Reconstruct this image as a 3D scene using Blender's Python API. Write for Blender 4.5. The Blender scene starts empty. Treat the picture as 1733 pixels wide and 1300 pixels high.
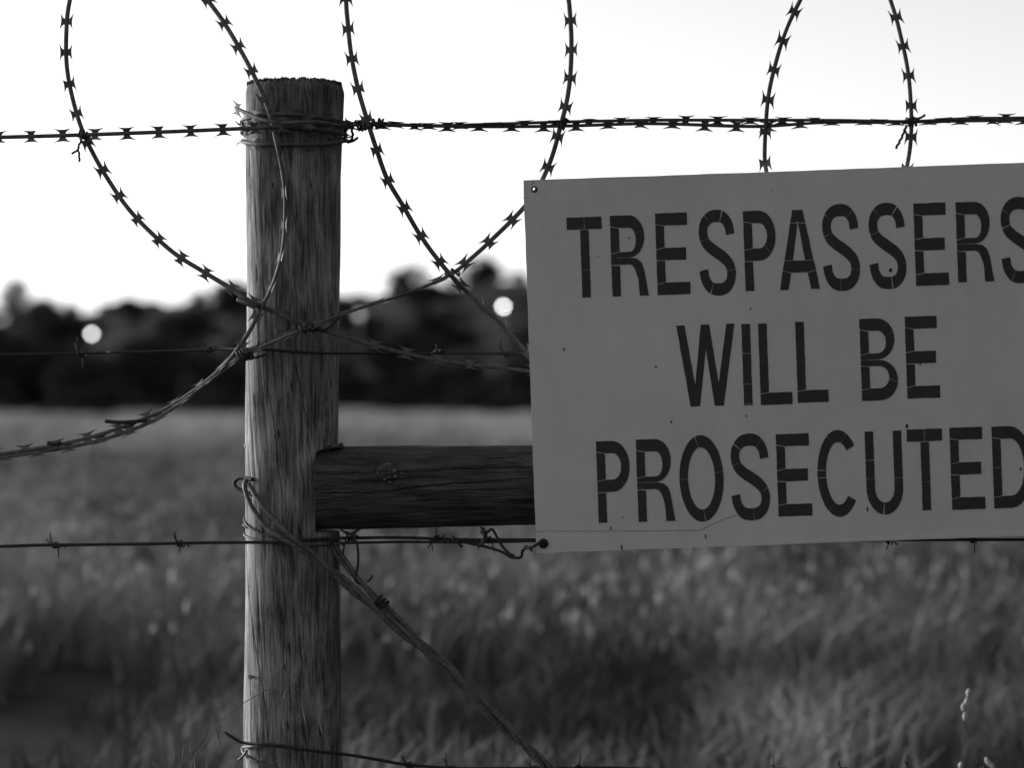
import bpy, bmesh, math, random
import numpy as np
from mathutils import Vector, Matrix

random.seed(7)
rng = np.random.default_rng(7)
scene = bpy.context.scene
COL = scene.collection
R = math.radians

# ------------------------------------------------------------------ camera, sky, sun, exposure
S = 0.0008            # metres per photograph pixel in the plane of the fence
D = 3.2               # camera to fence
CZ = 0.90             # camera height
cam = bpy.data.cameras.new('camera')
cam_o = bpy.data.objects.new('camera', cam)
COL.objects.link(cam_o)
cam_o.location = (0, -D, CZ)
cam_o.rotation_euler = (R(90), 0, 0)
cam.sensor_width = 36
cam.lens = 36 * D / (1733 * S)
cam.clip_start = 0.05
cam.clip_end = 6000
cam.dof.use_dof = True
cam.dof.focus_distance = D - 0.075
cam.dof.aperture_fstop = cam.lens / 25.5
cam.dof.aperture_blades = 0
scene.camera = cam_o

SUN_AZ, SUN_EL = R(-55), R(6.0)      # azimuth from the view direction (negative = left), elevation
world = bpy.data.worlds.new('World')
scene.world = world
world.use_nodes = True
wn = world.node_tree.nodes
wl = world.node_tree.links
wn.clear()
sky = wn.new('ShaderNodeTexSky')
sky.sky_type = 'NISHITA'
sky.sun_disc = False
sky.sun_elevation = SUN_EL
sky.sun_rotation = SUN_AZ
sky.air_density = 1.0
sky.dust_density = 0.8
sky.ozone_density = 1.0
bw = wn.new('ShaderNodeRGBToBW')      # the photograph is black and white
bg = wn.new('ShaderNodeBackground')
bg.inputs['Strength'].default_value = 0.15
wo = wn.new('ShaderNodeOutputWorld')
wl.new(sky.outputs[0], bw.inputs[0])
wl.new(bw.outputs[0], bg.inputs[0])
wl.new(bg.outputs[0], wo.inputs[0])

sun = bpy.data.lights.new('sun', 'SUN')
sun.energy = 2.2
sun.angle = R(20)
sun.color = (1, 1, 1)
sun_o = bpy.data.objects.new('sun', sun)
COL.objects.link(sun_o)
sd = Vector((math.sin(SUN_AZ) * math.cos(SUN_EL), math.cos(SUN_AZ) * math.cos(SUN_EL), math.sin(SUN_EL)))
sun_o.rotation_euler = (-sd).to_track_quat('-Z', 'Y').to_euler()
sun_o.location = sd * 50

scene.view_settings.view_transform = 'Standard'
scene.view_settings.look = 'None'
scene.view_settings.gamma = 1
scene.view_settings.use_curve_mapping = False
scene.view_settings.exposure = 1.12
scene.render.engine = 'CYCLES'
scene.cycles.max_bounces = 5
scene.cycles.use_denoising = True


# ------------------------------------------------------------------ helpers
def P(px, py, y=0.0):
    """A point at real depth y (metres behind the fence plane) from measured photograph coordinates."""
    k = (D + y) / D
    return Vector(((px - 866.5) * S * k, y, CZ + (650 - py) * S * k))


def G(px, y, z=0.0):
    k = (D + y) / D
    return Vector(((px - 866.5) * S * k, y, z))


def mesh(name, verts, faces, mat, smooth=False):
    me = bpy.data.meshes.new(name)
    me.from_pydata([tuple(v) for v in verts], [], faces)
    me.update()
    if mat is not None:
        me.materials.append(mat)
    if smooth:
        me.polygons.foreach_set('use_smooth', [True] * len(me.polygons))
    return me


def link(name, me, parent=None, M=None):
    o = bpy.data.objects.new(name, me)
    COL.objects.link(o)
    if M is not None:
        o.matrix_world = M
    if parent is not None:
        o.parent = parent
        o.matrix_parent_inverse = base_of(parent).inverted()
    return o


BASE = {}


def base_of(o):
    return BASE.get(o.name, Matrix.Identity(4))


def tag(o, label=None, cat=None, group=None, kind=None):
    if label:
        o['label'] = label
    if cat:
        o['category'] = cat
    if group:
        o['group'] = group
    if kind:
        o['kind'] = kind
    return o


def thing(name, loc, label, cat, group=None):
    o = bpy.data.objects.new(name, None)
    COL.objects.link(o)
    o.empty_display_size = 0.05
    o.location = loc
    BASE[o.name] = Matrix.Translation(Vector(loc))
    return tag(o, label, cat, group)


def catmull(pts, step):
    """Resample a polyline of tuples by Catmull-Rom; columns beyond 3 are carried along."""
    A = np.array(pts, float)
    A = np.vstack([2 * A[0] - A[1], A, 2 * A[-1] - A[-2]])
    out = []
    for i in range(1, len(A) - 2):
        p0, p1, p2, p3 = A[i - 1:i + 3]
        n = max(2, int(np.linalg.norm((p2 - p1)[:3]) / step * 2))
        for t in np.linspace(0, 1, n, endpoint=False):
            out.append(0.5 * (2 * p1 + (p2 - p0) * t + (2 * p0 - 5 * p1 + 4 * p2 - p3) * t * t + (3 * p1 - p0 - 3 * p2 + p3) * t ** 3))
    out.append(A[-2])
    out = np.array(out)
    d = np.r_[0, np.cumsum(np.linalg.norm(np.diff(out[:, :3], axis=0), axis=1))]
    m = max(2, int(d[-1] / step))
    s = np.linspace(0, d[-1], m + 1)
    return np.stack([np.interp(s, d, out[:, k]) for k in range(out.shape[1])], 1), s


def unit(a):
    return a / np.maximum(np.linalg.norm(a, axis=-1, keepdims=True), 1e-12)


def tangents(p):
    t = np.gradient(p, axis=0)
    return unit(t)


def transport(p):
    """Parallel-transport frames along a path."""
    t = tangents(p)
    n = np.zeros_like(t)
    a = np.array([0, 1.0, 0]) if abs(t[0][1]) < 0.9 else np.array([0, 0, 1.0])
    n[0] = unit(a - t[0] * a.dot(t[0]))
    for i in range(1, len(p)):
        v = n[i - 1] - t[i] * n[i - 1].dot(t[i])
        n[i] = unit(v)
    return t, n, np.cross(t, n)


def tube_geo(p, rad, sides=6, n=None, b=None, rad2=None, caps=True):
    p = np.asarray(p, float)
    if n is None:
        _, n, b = transport(p)
    rad = np.broadcast_to(np.asarray(rad, float), (len(p),))
    rad2 = rad if rad2 is None else np.broadcast_to(np.asarray(rad2, float), (len(p),))
    a = np.linspace(0, 2 * math.pi, sides, endpoint=False)
    V = (p[:, None, :] + n[:, None, :] * (np.cos(a)[None, :, None] * rad[:, None, None]) + b[:, None, :] * (np.sin(a)[None, :, None] * rad2[:, None, None])).reshape(-1, 3)
    F = []
    for i in range(len(p) - 1):
        for j in range(sides):
            k = (j + 1) % sides
            F.append((i * sides + j, i * sides + k, (i + 1) * sides + k, (i + 1) * sides + j))
    if caps:
        F.append(tuple(range(sides - 1, -1, -1)))
        F.append(tuple(range((len(p) - 1) * sides, len(p) * sides)))
    return V, F


def join_geo(geos):
    V, F, o = [], [], 0
    for v, f in geos:
        V.append(np.asarray(v, float))
        F += [tuple(i + o for i in q) for q in f]
        o += len(v)
    return np.vstack(V), F


def pathP(pts):
    """(px, py, y[, roll]) control points -> metres."""
    out = []
    for q in pts:
        v = P(q[0], q[1], q[2])
        out.append((v.x, v.y, v.z) + tuple(q[3:]))
    return out


def helix(p, turns, r, phase=0.0):
    """A coil wound round the path p."""
    t, n, b = transport(p)
    a = np.linspace(0, 2 * math.pi * turns, len(p)) + phase
    return p + n * np.cos(a)[:, None] * r + b * np.sin(a)[:, None] * r


# value noise on a periodic lattice
_tab = rng.random((8, 256, 256))


def vnoise(u, v, k=0):
    iu, iv = np.floor(u).astype(int), np.floor(v).astype(int)
    fu, fv = u - iu, v - iv
    fu, fv = fu * fu * (3 - 2 * fu), fv * fv * (3 - 2 * fv)
    T = _tab[k % 8]
    g = lambda a, b: T[a % 256, b % 256]
    return (g(iu, iv) * (1 - fu) + g(iu + 1, iv) * fu) * (1 - fv) + (g(iu, iv + 1) * (1 - fu) + g(iu + 1, iv + 1) * fu) * fv


# ------------------------------------------------------------------ materials (all neutral: the photograph has no colour)
def mat_new(name):
    m = bpy.data.materials.new(name)
    m.use_nodes = True
    nt = m.node_tree
    return m, nt, nt.nodes['Principled BSDF']


def ramp(nt, fac, stops):
    r = nt.nodes.new('ShaderNodeValToRGB')
    e = r.color_ramp.elements
    while len(e) < len(stops):
        e.new(0.5)
    for el, (p_, v_) in zip(e, stops):
        el.position = p_
        el.color = (v_, v_, v_, 1)
    nt.links.new(fac, r.inputs[0])
    return r.outputs[0]


def noise(nt, scale, detail=4, vec=None, rough=0.55, dist=0.0):
    n = nt.nodes.new('ShaderNodeTexNoise')
    n.inputs['Scale'].default_value = scale
    n.inputs['Detail'].default_value = detail
    n.inputs['Roughness'].default_value = rough
    n.inputs['Distortion'].default_value = dist
    if vec is not None:
        nt.links.new(vec, n.inputs['Vector'])
    return n.outputs['Fac']


def objco(nt, scale=(1, 1, 1), rot=(0, 0, 0)):
    c = nt.nodes.new('ShaderNodeTexCoord')
    m = nt.nodes.new('ShaderNodeMapping')
    m.inputs['Scale'].default_value = scale
    m.inputs['Rotation'].default_value = rot
    nt.links.new(c.outputs['Object'], m.inputs['Vector'])
    return m.outputs[0]


def math_n(nt, op, a, b):
    n = nt.nodes.new('ShaderNodeMath')
    n.operation = op
    for i, x in enumerate((a, b)):
        if isinstance(x, (int, float)):
            n.inputs[i].default_value = x
        else:
            nt.links.new(x, n.inputs[i])
    return n.outputs[0]


def bump(nt, bsdf, h, strength, dist):
    b = nt.nodes.new('ShaderNodeBump')
    b.inputs['Strength'].default_value = strength
    b.inputs['Distance'].default_value = dist
    nt.links.new(h, b.inputs['Height'])
    nt.links.new(b.outputs[0], bsdf.inputs['Normal'])


def wood(name, axis, lo, hi, attr=None):
    m, nt, bs = mat_new(name)
    sw = lambda a, b: (a, a, b) if axis == 'z' else (b, a, a)
    tilt = (0, R(4), 0) if axis == 'z' else (0, R(2), 0)
    f1 = noise(nt, 1, 4, objco(nt, sw(620, 22), tilt), 0.65)            # fine fibres
    f2 = noise(nt, 1, 4, objco(nt, sw(190, 11), tilt), 0.6, 0.7)        # growth streaks
    f3 = noise(nt, 1, 5, objco(nt, sw(36, 13)), 0.6, 0.5)               # weather blotches
    f4 = noise(nt, 900, 2, objco(nt), 0.7)                              # grain pores
    f5 = noise(nt, 1, 3, objco(nt, sw(330, 7), tilt), 0.55, 0.4)        # thin dark checks
    s = math_n(nt, 'ADD', math_n(nt, 'MULTIPLY', f1, 0.36), math_n(nt, 'ADD', math_n(nt, 'MULTIPLY', f2, 0.30), math_n(nt, 'MULTIPLY', f3, 0.34)))
    chk = ramp(nt, f5, [(0.30, 0.25), (0.36, 1.0)])
    s = math_n(nt, 'ADD', s, math_n(nt, 'MULTIPLY', math_n(nt, 'SUBTRACT', f4, 0.5), 0.22))
    col0 = ramp(nt, s, [(0.36, lo * 0.30), (0.44, lo), (0.53, (lo + hi) / 2), (0.64, hi)])
    mk = nt.nodes.new('ShaderNodeMixRGB')
    mk.blend_type = 'MULTIPLY'
    mk.inputs[0].default_value = 0.8
    nt.links.new(col0, mk.inputs[1])
    nt.links.new(chk, mk.inputs[2])
    col = mk.outputs[0]
    if attr:
        at = nt.nodes.new('ShaderNodeAttribute')
        at.attribute_name = attr
        mx = nt.nodes.new('ShaderNodeMixRGB')
        mx.blend_type = 'MULTIPLY'
        mx.inputs[0].default_value = 1
        nt.links.new(col, mx.inputs[1])
        nt.links.new(at.outputs['Color'], mx.inputs[2])
        col = mx.outputs[0]
    nt.links.new(col, bs.inputs['Base Color'])
    bs.inputs['Roughness'].default_value = 0.85
    bs.inputs['Specular IOR Level'].default_value = 0.2
    bump(nt, bs, s, 0.7, 0.002)
    return m


def plain(name, v, rough=0.6, metal=0.0, var=0.3, scale=60, spec=0.4, bump_s=0.0):
    m, nt, bs = mat_new(name)
    f = noise(nt, scale, 4, objco(nt))
    nt.links.new(ramp(nt, f, [(0.3, v * (1 - var)), (0.7, v * (1 + var))]), bs.inputs['Base Color'])
    bs.inputs['Roughness'].default_value = rough
    bs.inputs['Metallic'].default_value = metal
    bs.inputs['Specular IOR Level'].default_value = spec
    if bump_s:
        bump(nt, bs, f, bump_s, 0.002)
    return m


def leafy(name, lo, hi, attr):
    m, nt, bs = mat_new(name)
    at = nt.nodes.new('ShaderNodeAttribute')
    at.attribute_name = attr
    nt.links.new(ramp(nt, at.outputs['Fac'], [(0, lo), (1, hi)]), bs.inputs['Base Color'])
    bs.inputs['Roughness'].default_value = 0.75
    bs.inputs['Specular IOR Level'].default_value = 0.15
    return m


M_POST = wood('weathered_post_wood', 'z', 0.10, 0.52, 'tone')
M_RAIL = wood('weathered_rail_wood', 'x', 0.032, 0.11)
M_TAPE = plain('galvanised_tape', 0.10, 0.65, 0.3, 0.35, 120, 0.2)
M_WIRE = plain('rusty_wire', 0.035, 0.7, 0.0, 0.5, 300, 0.2)
M_BRACE = plain('dull_brace_wire', 0.095, 0.6, 0.2, 0.5, 200, 0.3)
M_NAIL = plain('nail_steel', 0.12, 0.5, 0.6, 0.4, 400)
M_LETTER = plain('black_vinyl', 0.032, 0.55, 0.0, 0.15, 90, 0.3)
M_SPECK = plain('dried_dirt', 0.03, 0.9, 0.0, 0.4, 500, 0.1)
M_STRAW = plain('dry_straw', 0.20, 0.8, 0.0, 0.3, 200, 0.15)
M_SEED = plain('pale_seed_husk', 0.55, 0.8, 0.0, 0.2, 200, 0.15)
M_BARK = plain('dark_bark', 0.06, 0.9, 0.0, 0.4, 6, 0.1)
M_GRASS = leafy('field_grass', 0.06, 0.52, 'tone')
M_LEAF = leafy('tree_leaves', 0.010, 0.035, 'tone')


def sign_material():
    m, nt, bs = mat_new('sign_sheet')
    f1 = noise(nt, 900, 2, objco(nt))
    f2 = noise(nt, 6, 5, objco(nt), 0.6)
    f3 = noise(nt, 40, 6, objco(nt, (1, 1, 0.35)), 0.65)
    s = math_n(nt, 'ADD', math_n(nt, 'MULTIPLY', f1, 0.30), math_n(nt, 'ADD', math_n(nt, 'MULTIPLY', f2, 0.45), math_n(nt, 'MULTIPLY', f3, 0.25)))
    nt.links.new(ramp(nt, s, [(0.30, 0.48), (0.5, 0.59), (0.7, 0.66)]), bs.inputs['Base Color'])
    bs.inputs['Roughness'].default_value = 0.6
    bs.inputs['Specular IOR Level'].default_value = 0.3
    bump(nt, bs, f1, 0.15, 0.0006)
    return m


M_SIGN = sign_material()

# ------------------------------------------------------------------ ground and hillside
def ground_mat(name, stops, sc1, sc2):
    m, nt, bs = mat_new(name)
    a = noise(nt, sc1, 5, objco(nt))
    b = noise(nt, sc2, 4, objco(nt))
    s = math_n(nt, 'ADD', math_n(nt, 'MULTIPLY', a, 0.65), math_n(nt, 'MULTIPLY', b, 0.35))
    nt.links.new(ramp(nt, s, stops), bs.inputs['Base Color'])
    bs.inputs['Roughness'].default_value = 0.95
    bs.inputs['Specular IOR Level'].default_value = 0.05
    return m


g = mesh('ground', [(-3000, -3000, 0), (3000, -3000, 0), (3000, 3000, 0), (-3000, 3000, 0)], [(0, 1, 2, 3)],
         ground_mat('field_soil', [(0.35, 0.03), (0.65, 0.08)], 0.25, 3.0))
tag(link('ground', g), kind='structure')


def hill_h(x, y):
    x = np.asarray(x, float)
    y = np.asarray(y, float)
    t = np.clip((y - 72) / 96, 0, 1)
    t = t * t * (3 - 2 * t)
    t2 = np.clip((y - 185) / 120, 0, 1)
    t2 = t2 * t2 * (3 - 2 * t2)
    H = np.interp(x, [-60, -36, -32, -28, -22.5, -19, -12, -7, -3, -1.5, 1, 10, 40], [4.8, 5.4, 5.4, 6.0, 6.5, 6.3, 6.8, 7.2, 7.8, 8.3, 7.8, 7.8, 7.4])
    n = (vnoise(x / 9 + 50, y / 12 + 50, 1) - 0.5) * 0.4 + (vnoise(x / 3 + 50, y / 4 + 50, 2) - 0.5) * 0.3
    return t * (1 - t2) * (H + n) - 0.4 * (1 - np.clip((y - 70) / 3, 0, 1)) - 0.4 * t2


xs = np.linspace(-160, 160, 161)
ys = np.linspace(69, 320, 120)
X, Y = np.meshgrid(xs, ys)
Z = hill_h(X, Y)
V = np.stack([X, Y, Z], -1).reshape(-1, 3)
nx = len(xs)
F = [(j * nx + i, j * nx + i + 1, (j + 1) * nx + i + 1, (j + 1) * nx + i) for j in range(len(ys) - 1) for i in range(nx - 1)]
tag(link('hillside', mesh('hillside', V, F, ground_mat('hill_scrub', [(0.42, 0.02), (0.56, 0.06), (0.68, 0.20)], 0.16, 0.9), True)), kind='structure')


# ------------------------------------------------------------------ wooden fence post
PY = np.array([140, 160, 230, 300, 500, 600, 700, 748, 900, 1000, 1100, 1200, 1300, 1800])
PL = np.array([416, 415, 415.5, 416, 418, 417, 415.5, 415, 416, 415.5, 414.5, 413.5, 412.5, 410])
PR = np.array([582, 583, 580.5, 577.5, 575, 574, 572, 571, 575, 576.5, 577.5, 578.5, 580, 584])


def post_cr(py):
    l, r = np.interp(py, PY, PL), np.interp(py, PY, PR)
    return (l + r) / 2, (r - l) / 2


CRACKS = [  # measured splits in the wood: polyline, depth mm, width mm
    ([(537, 340), (540, 418), (546, 520), (551, 545)], 6, 0.8), ([(502, 355), (516, 427)], 4, 0.6),
    ([(519, 145), (528, 190), (530, 260)], 4, 0.6), ([(439.5, 448), (441, 482)], 6, 1.2),
    ([(501, 439), (510, 517), (508, 590)], 4, 0.6), ([(505, 600), (513, 648), (522, 691), (538, 746)], 6, 0.8),
    ([(464, 666), (473, 731), (479, 792), (488, 855)], 5, 0.7), ([(553, 640), (559, 715), (561, 748)], 5, 0.7),
    ([(436, 664), (439, 700)], 6, 1.2), ([(513, 768), (525, 838)], 4, 0.6), ([(525, 700), (535, 790), (538, 860)], 5, 0.7),
    ([(419, 928), (427, 1009), (438, 1080), (451, 1155), (458, 1203), (462, 1252)], 6, 0.7),
    ([(482, 930), (490, 1016), (493, 1061)], 4, 0.6), ([(497, 1078), (499, 1105)], 6, 1.0), ([(514, 1060), (519, 1122)], 6, 1.8),
    ([(545, 1080), (552, 1138), (561, 1203), (564, 1275)], 5, 0.8), ([(526, 1106), (535, 1171)], 4, 0.6),
    ([(450, 250), (447, 330), (452, 420)], 4, 0.7), ([(556, 170), (560, 300), (563, 420), (560, 560)], 4, 0.7),
    ([(430, 300), (428, 380)], 3, 0.7), ([(478, 260), (486, 330)], 4, 0.6), ([(455, 500), (460, 620)], 3, 0.6),
    ([(490, 620), (497, 700)], 3, 0.6), ([(475, 960), (478, 1040)], 3, 0.6), ([(540, 900), (548, 1000)], 4, 0.6),
    ([(505, 1180), (512, 1300)], 3, 0.6), ([(440, 160), (436, 200)], 3, 0.7), ([(470, 150), (474, 185)], 3, 0.7), ([(492, 145), (494, 200)], 3, 0.5),
]


def build_post():
    front = np.linspace(-1.75, 1.75, 420)
    back = np.linspace(1.75, 2 * math.pi - 1.75, 70)[1:-1]
    th = np.r_[front, back]
    py = np.r_[np.linspace(142, 1310, 470), np.linspace(1320, 1830, 40)]
    TH, PYY = np.meshgrid(th, py)
    C, RR = post_cr(PYY)
    tw = TH * 82.0 - (PYY - 650) * 0.10 + 6 * np.sin(PYY / 260.0)          # px along the arc, grain drifts round the post
    d = (vnoise(tw / 17 + 30, PYY / 180 + 9, 0) - 0.5) * 1.0 + (vnoise(tw / 6 + 30, PYY / 90 + 9, 1) - 0.5) * 0.8 \
        + (vnoise(tw / 2.0 + 60, PYY / 40 + 9, 2) - 0.5) * 0.5 + (vnoise(TH * 1.2 + 20, PYY / 150, 3) - 0.5) * 2.0
    # long shallow hollows where the grain has lifted away
    hol = np.clip((vnoise(tw / 9 + 11, PYY / 130 + 40, 4) - 0.72) / 0.2, 0, 1)
    d -= hol * 1.0
    dark = np.zeros_like(d)
    for pts, dep, wid in CRACKS:
        a = np.array(pts, float)
        cx, cr = post_cr(a[:, 1])
        ct = np.arcsin(np.clip((a[:, 0] - cx) / cr, -0.999, 0.999))
        t_at = np.interp(PYY, a[:, 1], ct) + (vnoise(PYY / 9, PYY * 0 + dep * 7 + pts[0][0], 5) - 0.5) * 0.022
        lo_, hi_ = a[0, 1], a[-1, 1]
        e = np.clip(np.minimum(PYY - lo_, hi_ - PYY) / (0.12 * (hi_ - lo_) + 8) + 0.05, 0, 1) * ((PYY > lo_ - 2) & (PYY < hi_ + 2))
        w = wid * 0.62 * (0.35 + 0.65 * e) / (S * 1000)
        gsh = np.exp(-(((TH - t_at) * RR) / w) ** 2) * e
        d -= gsh * dep / (S * 1000)
        dark = np.maximum(dark, gsh)
    # frayed rim at the sawn top
    top = np.clip((160 - PYY) / 18, 0, 1)
    d -= top ** 2 * 5
    rr = RR + d
    Xp = C + rr * np.sin(TH)
    Yp = -rr * np.cos(TH) * S
    # notch for the rail
    inn = (PYY > 750 + np.clip((576 - Xp), 0, 60) * 0.42) & (PYY < 897)
    Xp = np.where(inn, np.minimum(Xp, 539 + 1.2 * (vnoise(PYY / 6, Yp * 300, 6) - 0.5)), Xp)
    Xw = (Xp - 866.5) * S
    topz = (vnoise(tw / 2.2, PYY * 0 + 3, 7) - 0.5) * 7 * np.clip((150 - PYY) / 8, 0, 1)
    Zw = CZ + (650 - PYY - topz * -1) * S
    V = np.stack([Xw, Yp, Zw], -1).reshape(-1, 3)
    nt_ = len(th)
    F = []
    for j in range(len(py) - 1):
        b0, b1 = j * nt_, (j + 1) * nt_
        for i in range(nt_):
            k = (i + 1) % nt_
            F.append((b0 + k, b0 + i, b1 + i, b1 + k))
    c0 = len(V)
    V = np.vstack([V, [[(498.5 - 866.5) * S, 0, CZ + (650 - 139) * S]]])
    for i in range(nt_):
        F.append((c0, i, (i + 1) % nt_))
    me = mesh('post_shaft', V, F, M_POST, True)
    # tone: weathered sapwood plus painted side light at left, stained top plus painted shade
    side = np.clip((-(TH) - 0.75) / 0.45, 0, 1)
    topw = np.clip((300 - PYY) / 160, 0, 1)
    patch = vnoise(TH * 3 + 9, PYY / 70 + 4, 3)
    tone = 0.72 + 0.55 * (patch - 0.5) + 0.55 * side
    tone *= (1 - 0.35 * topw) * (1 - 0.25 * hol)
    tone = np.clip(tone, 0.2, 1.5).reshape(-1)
    tone = np.r_[tone, 0.5]
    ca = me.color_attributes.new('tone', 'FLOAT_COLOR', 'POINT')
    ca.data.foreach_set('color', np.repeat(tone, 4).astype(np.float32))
    return me


post = thing('fence_post', G(497, 0), 'round weathered wooden fence post with rough sawn top and long cracks', 'fence post')
shaft = link('shaft', build_post(), post)

# torn fibres standing on the sawn rim
geos = []
for i in range(420):
    a = random.uniform(-1.75, 1.75)
    r = (80 - random.random() ** 2 * 26) * S
    c = P(498.5, 143 + random.uniform(-1, 2), 0)
    h = random.uniform(1.5, 6.5) * S
    w = random.uniform(0.5, 1.6) * S
    b = c + Vector((r * math.sin(a), -r * math.cos(a), 0))
    tip = b + Vector((random.gauss(0, 1.5) * S, random.gauss(0, 1) * S, h))
    geos.append(([b + Vector((-w, 0, -2 * S)), b + Vector((w, w, -2 * S)), b + Vector((w * 0.2, -w, -2 * S)), tip], [(0, 1, 3), (1, 2, 3), (2, 0, 3)]))
V, F = join_geo(geos)
tag(link('frayed_rim', mesh('frayed_rim', V, F, M_POST), shaft), kind='stuff')

# splinters and lifted slivers on the face
geos = []
for px, py, ln in [(470, 720, 26), (492, 640, 30), (480, 1118, 22), (516, 1100, 30), (455, 1010, 26), (505, 880, 30), (508, 895, 20), (486, 1215, 26), (518, 1205, 34), (540, 1225, 30), (430, 560, 20), (525, 300, 24), (460, 300, 26)]:
    cx, cr = post_cr(py)
    a = math.asin((px - cx) / cr)
    p0 = P(px, py, -(cr + 1) * S * math.cos(a))
    p1 = P(px + 3, py + ln, -(cr + 3) * S * math.cos(a))
    m_ = (p0 + p1) / 2 + Vector((0, -0.002, 0))
    w = Vector((0.0009, 0, 0))
    geos.append(([p0, m_ - w, m_ + w, p1, m_ + Vector((0, 0.0012, 0))], [(0, 1, 2), (1, 3, 2), (0, 4, 1), (4, 3, 1), (0, 2, 4), (2, 3, 4)]))
V, F = join_geo(geos)
tag(link('splinters', mesh('splinters', V, F, M_POST), shaft), kind='stuff')


def nail(px, py, y, dirv, ln, rad, head, parent, label=None):
    p0 = np.array(P(px, py, y))
    d_ = unit(np.array(dirv, float))
    p = np.array([p0 - d_ * 0.02, p0 + d_ * (ln - 0.0012), p0 + d_ * (ln - 0.0011), p0 + d_ * ln])
    V, F = tube_geo(p, [rad, rad, head, head * 0.85], 10)
    o = link('nail', mesh('nail', V, F, M_NAIL, False), parent)
    if label:
        tag(o, label)


nail(430, 1146, -0.040, (-0.55, -0.8, 0.05), 0.009, 0.0016, 0.0036, post, 'bent nail head sticking out of the pale side')
nail(419, 755, -0.012, (-1, -0.25, 0.05), 0.004, 0.0012, 0.0032, post)
nail(470, 560, -0.062, (0, -1, 0), 0.004, 0.0014, 0.0030, post)

# heavy staple hammered into the left of the post
st, _ = catmull(pathP([(428, 812, -0.045), (414, 809, -0.030), (402, 811, -0.022), (397, 818, -0.020), (402, 827, -0.024), (416, 833, -0.034), (428, 838, -0.044)]), 0.002)
V, F = tube_geo(st, 0.0026, 8)
stp = link('fence_staple', mesh('fence_staple', V, F, M_WIRE, True))
tag(stp, 'dark bent iron staple sticking out of the left of the post', 'staple')


# ------------------------------------------------------------------ rail
def build_rail():
    pxs = np.r_[np.linspace(539.5, 930, 420), np.linspace(940, 2900, 60)]
    th = np.r_[np.linspace(0, math.pi, 330, endpoint=False), np.linspace(math.pi, 2 * math.pi, 60, endpoint=False)]
    PX, TH = np.meshgrid(pxs, th, indexing='ij')
    cy = np.interp(PX, [540, 900, 2900], [825.5, 820.5, 795])
    rad = np.interp(PX, [540, 900, 2900], [69.5, 67.0, 66.0])
    tw = TH * 68 + 5 * np.sin(PX / 90.0) + (PX - 540) * 0.06
    d = (vnoise(tw / 12 + 70, PX / 160 + 9, 0) - 0.5) * 2.6 + (vnoise(tw / 4.5 + 70, PX / 90 + 9, 1) - 0.5) * 1.6 + (vnoise(tw / 2 + 70, PX / 50 + 9, 2) - 0.5) * 1.0
    # front faces -y: angle measured from up, towards the camera
    for pts, dep, wid in [([(545, 800), (700, 795), (905, 785)], 4, 0.7), ([(545, 832), (650, 829), (740, 818), (905, 806)], 5, 0.8), ([(545, 776), (660, 768), (905, 766)], 4, 0.7),
                          ([(700, 845), (800, 842), (905, 845)], 4, 0.6), ([(560, 862), (700, 858), (860, 862)], 4, 0.6), ([(560, 810), (640, 812), (700, 806)], 3, 0.6),
                          ([(760, 790), (850, 783)], 4, 0.8), ([(600, 786), (640, 783), (655, 778)], 3, 0.6), ([(720, 830), (905, 822)], 4, 0.6), ([(560, 845), (620, 842)], 3, 0.6), ([(680, 776), (905, 773)], 3, 0.6)]:
        a = np.array(pts, float)
        y_at = np.interp(PX, a[:, 0], a[:, 1]) + (vnoise(PX / 8, PX * 0 + pts[0][1], 5) - 0.5) * 3
        t_at = np.arccos(np.clip((cy - y_at) / rad, -0.98, 0.98))
        e = np.clip(np.minimum(PX - a[0, 0], a[-1, 0] - PX) / 25 + 0.1, 0, 1) * ((PX > a[0, 0] - 2) & (PX < a[-1, 0] + 2))
        d -= np.exp(-(((TH - t_at) * rad) / (wid * 0.7 / (S * 1000))) ** 2) * e * dep / (S * 1000)
    # the knot
    kt = np.arccos((825 - 797) / 69.0)
    q = np.sqrt(((PX - 660) / 20) ** 2 + ((TH - kt) * 69 / 19) ** 2)
    ang = np.arctan2((TH - kt) * 69, PX - 660)
    d += np.exp(-(q / 0.75) ** 4) * (2.0 + 9.0 * vnoise(PX / 5.5 + 3, (TH - kt) * 69 / 5.5 + 40, 6) * vnoise(PX / 11 + 9, (TH - kt) * 69 / 9 + 10, 4)) - np.exp(-((q - 1.0) / 0.16) ** 2) * 2.5
    rr = rad + d
    Xw = (PX - 866.5) * S
    Yw = -0.012 - rr * np.sin(TH) * S
    Zw = CZ + (650 - cy + rr * np.cos(TH)) * S
    V = np.stack([Xw, Yw, Zw], -1).reshape(-1, 3)
    n = len(th)
    F = [(i * n + j, i * n + (j + 1) % n, (i + 1) * n + (j + 1) % n, (i + 1) * n + j) for i in range(len(pxs) - 1) for j in range(n)]
    F.append(tuple(range(n - 1, -1, -1)))
    F.append(tuple(range((len(pxs) - 1) * n, len(pxs) * n)))
    return mesh('round_rail', V, F, M_RAIL, True)


rail = thing('fence_rail', P(540, 893, -0.012), 'dark round wooden rail with a knot, notched into the post and running behind the sign', 'fence rail')
link('pole', build_rail(), rail)
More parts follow.
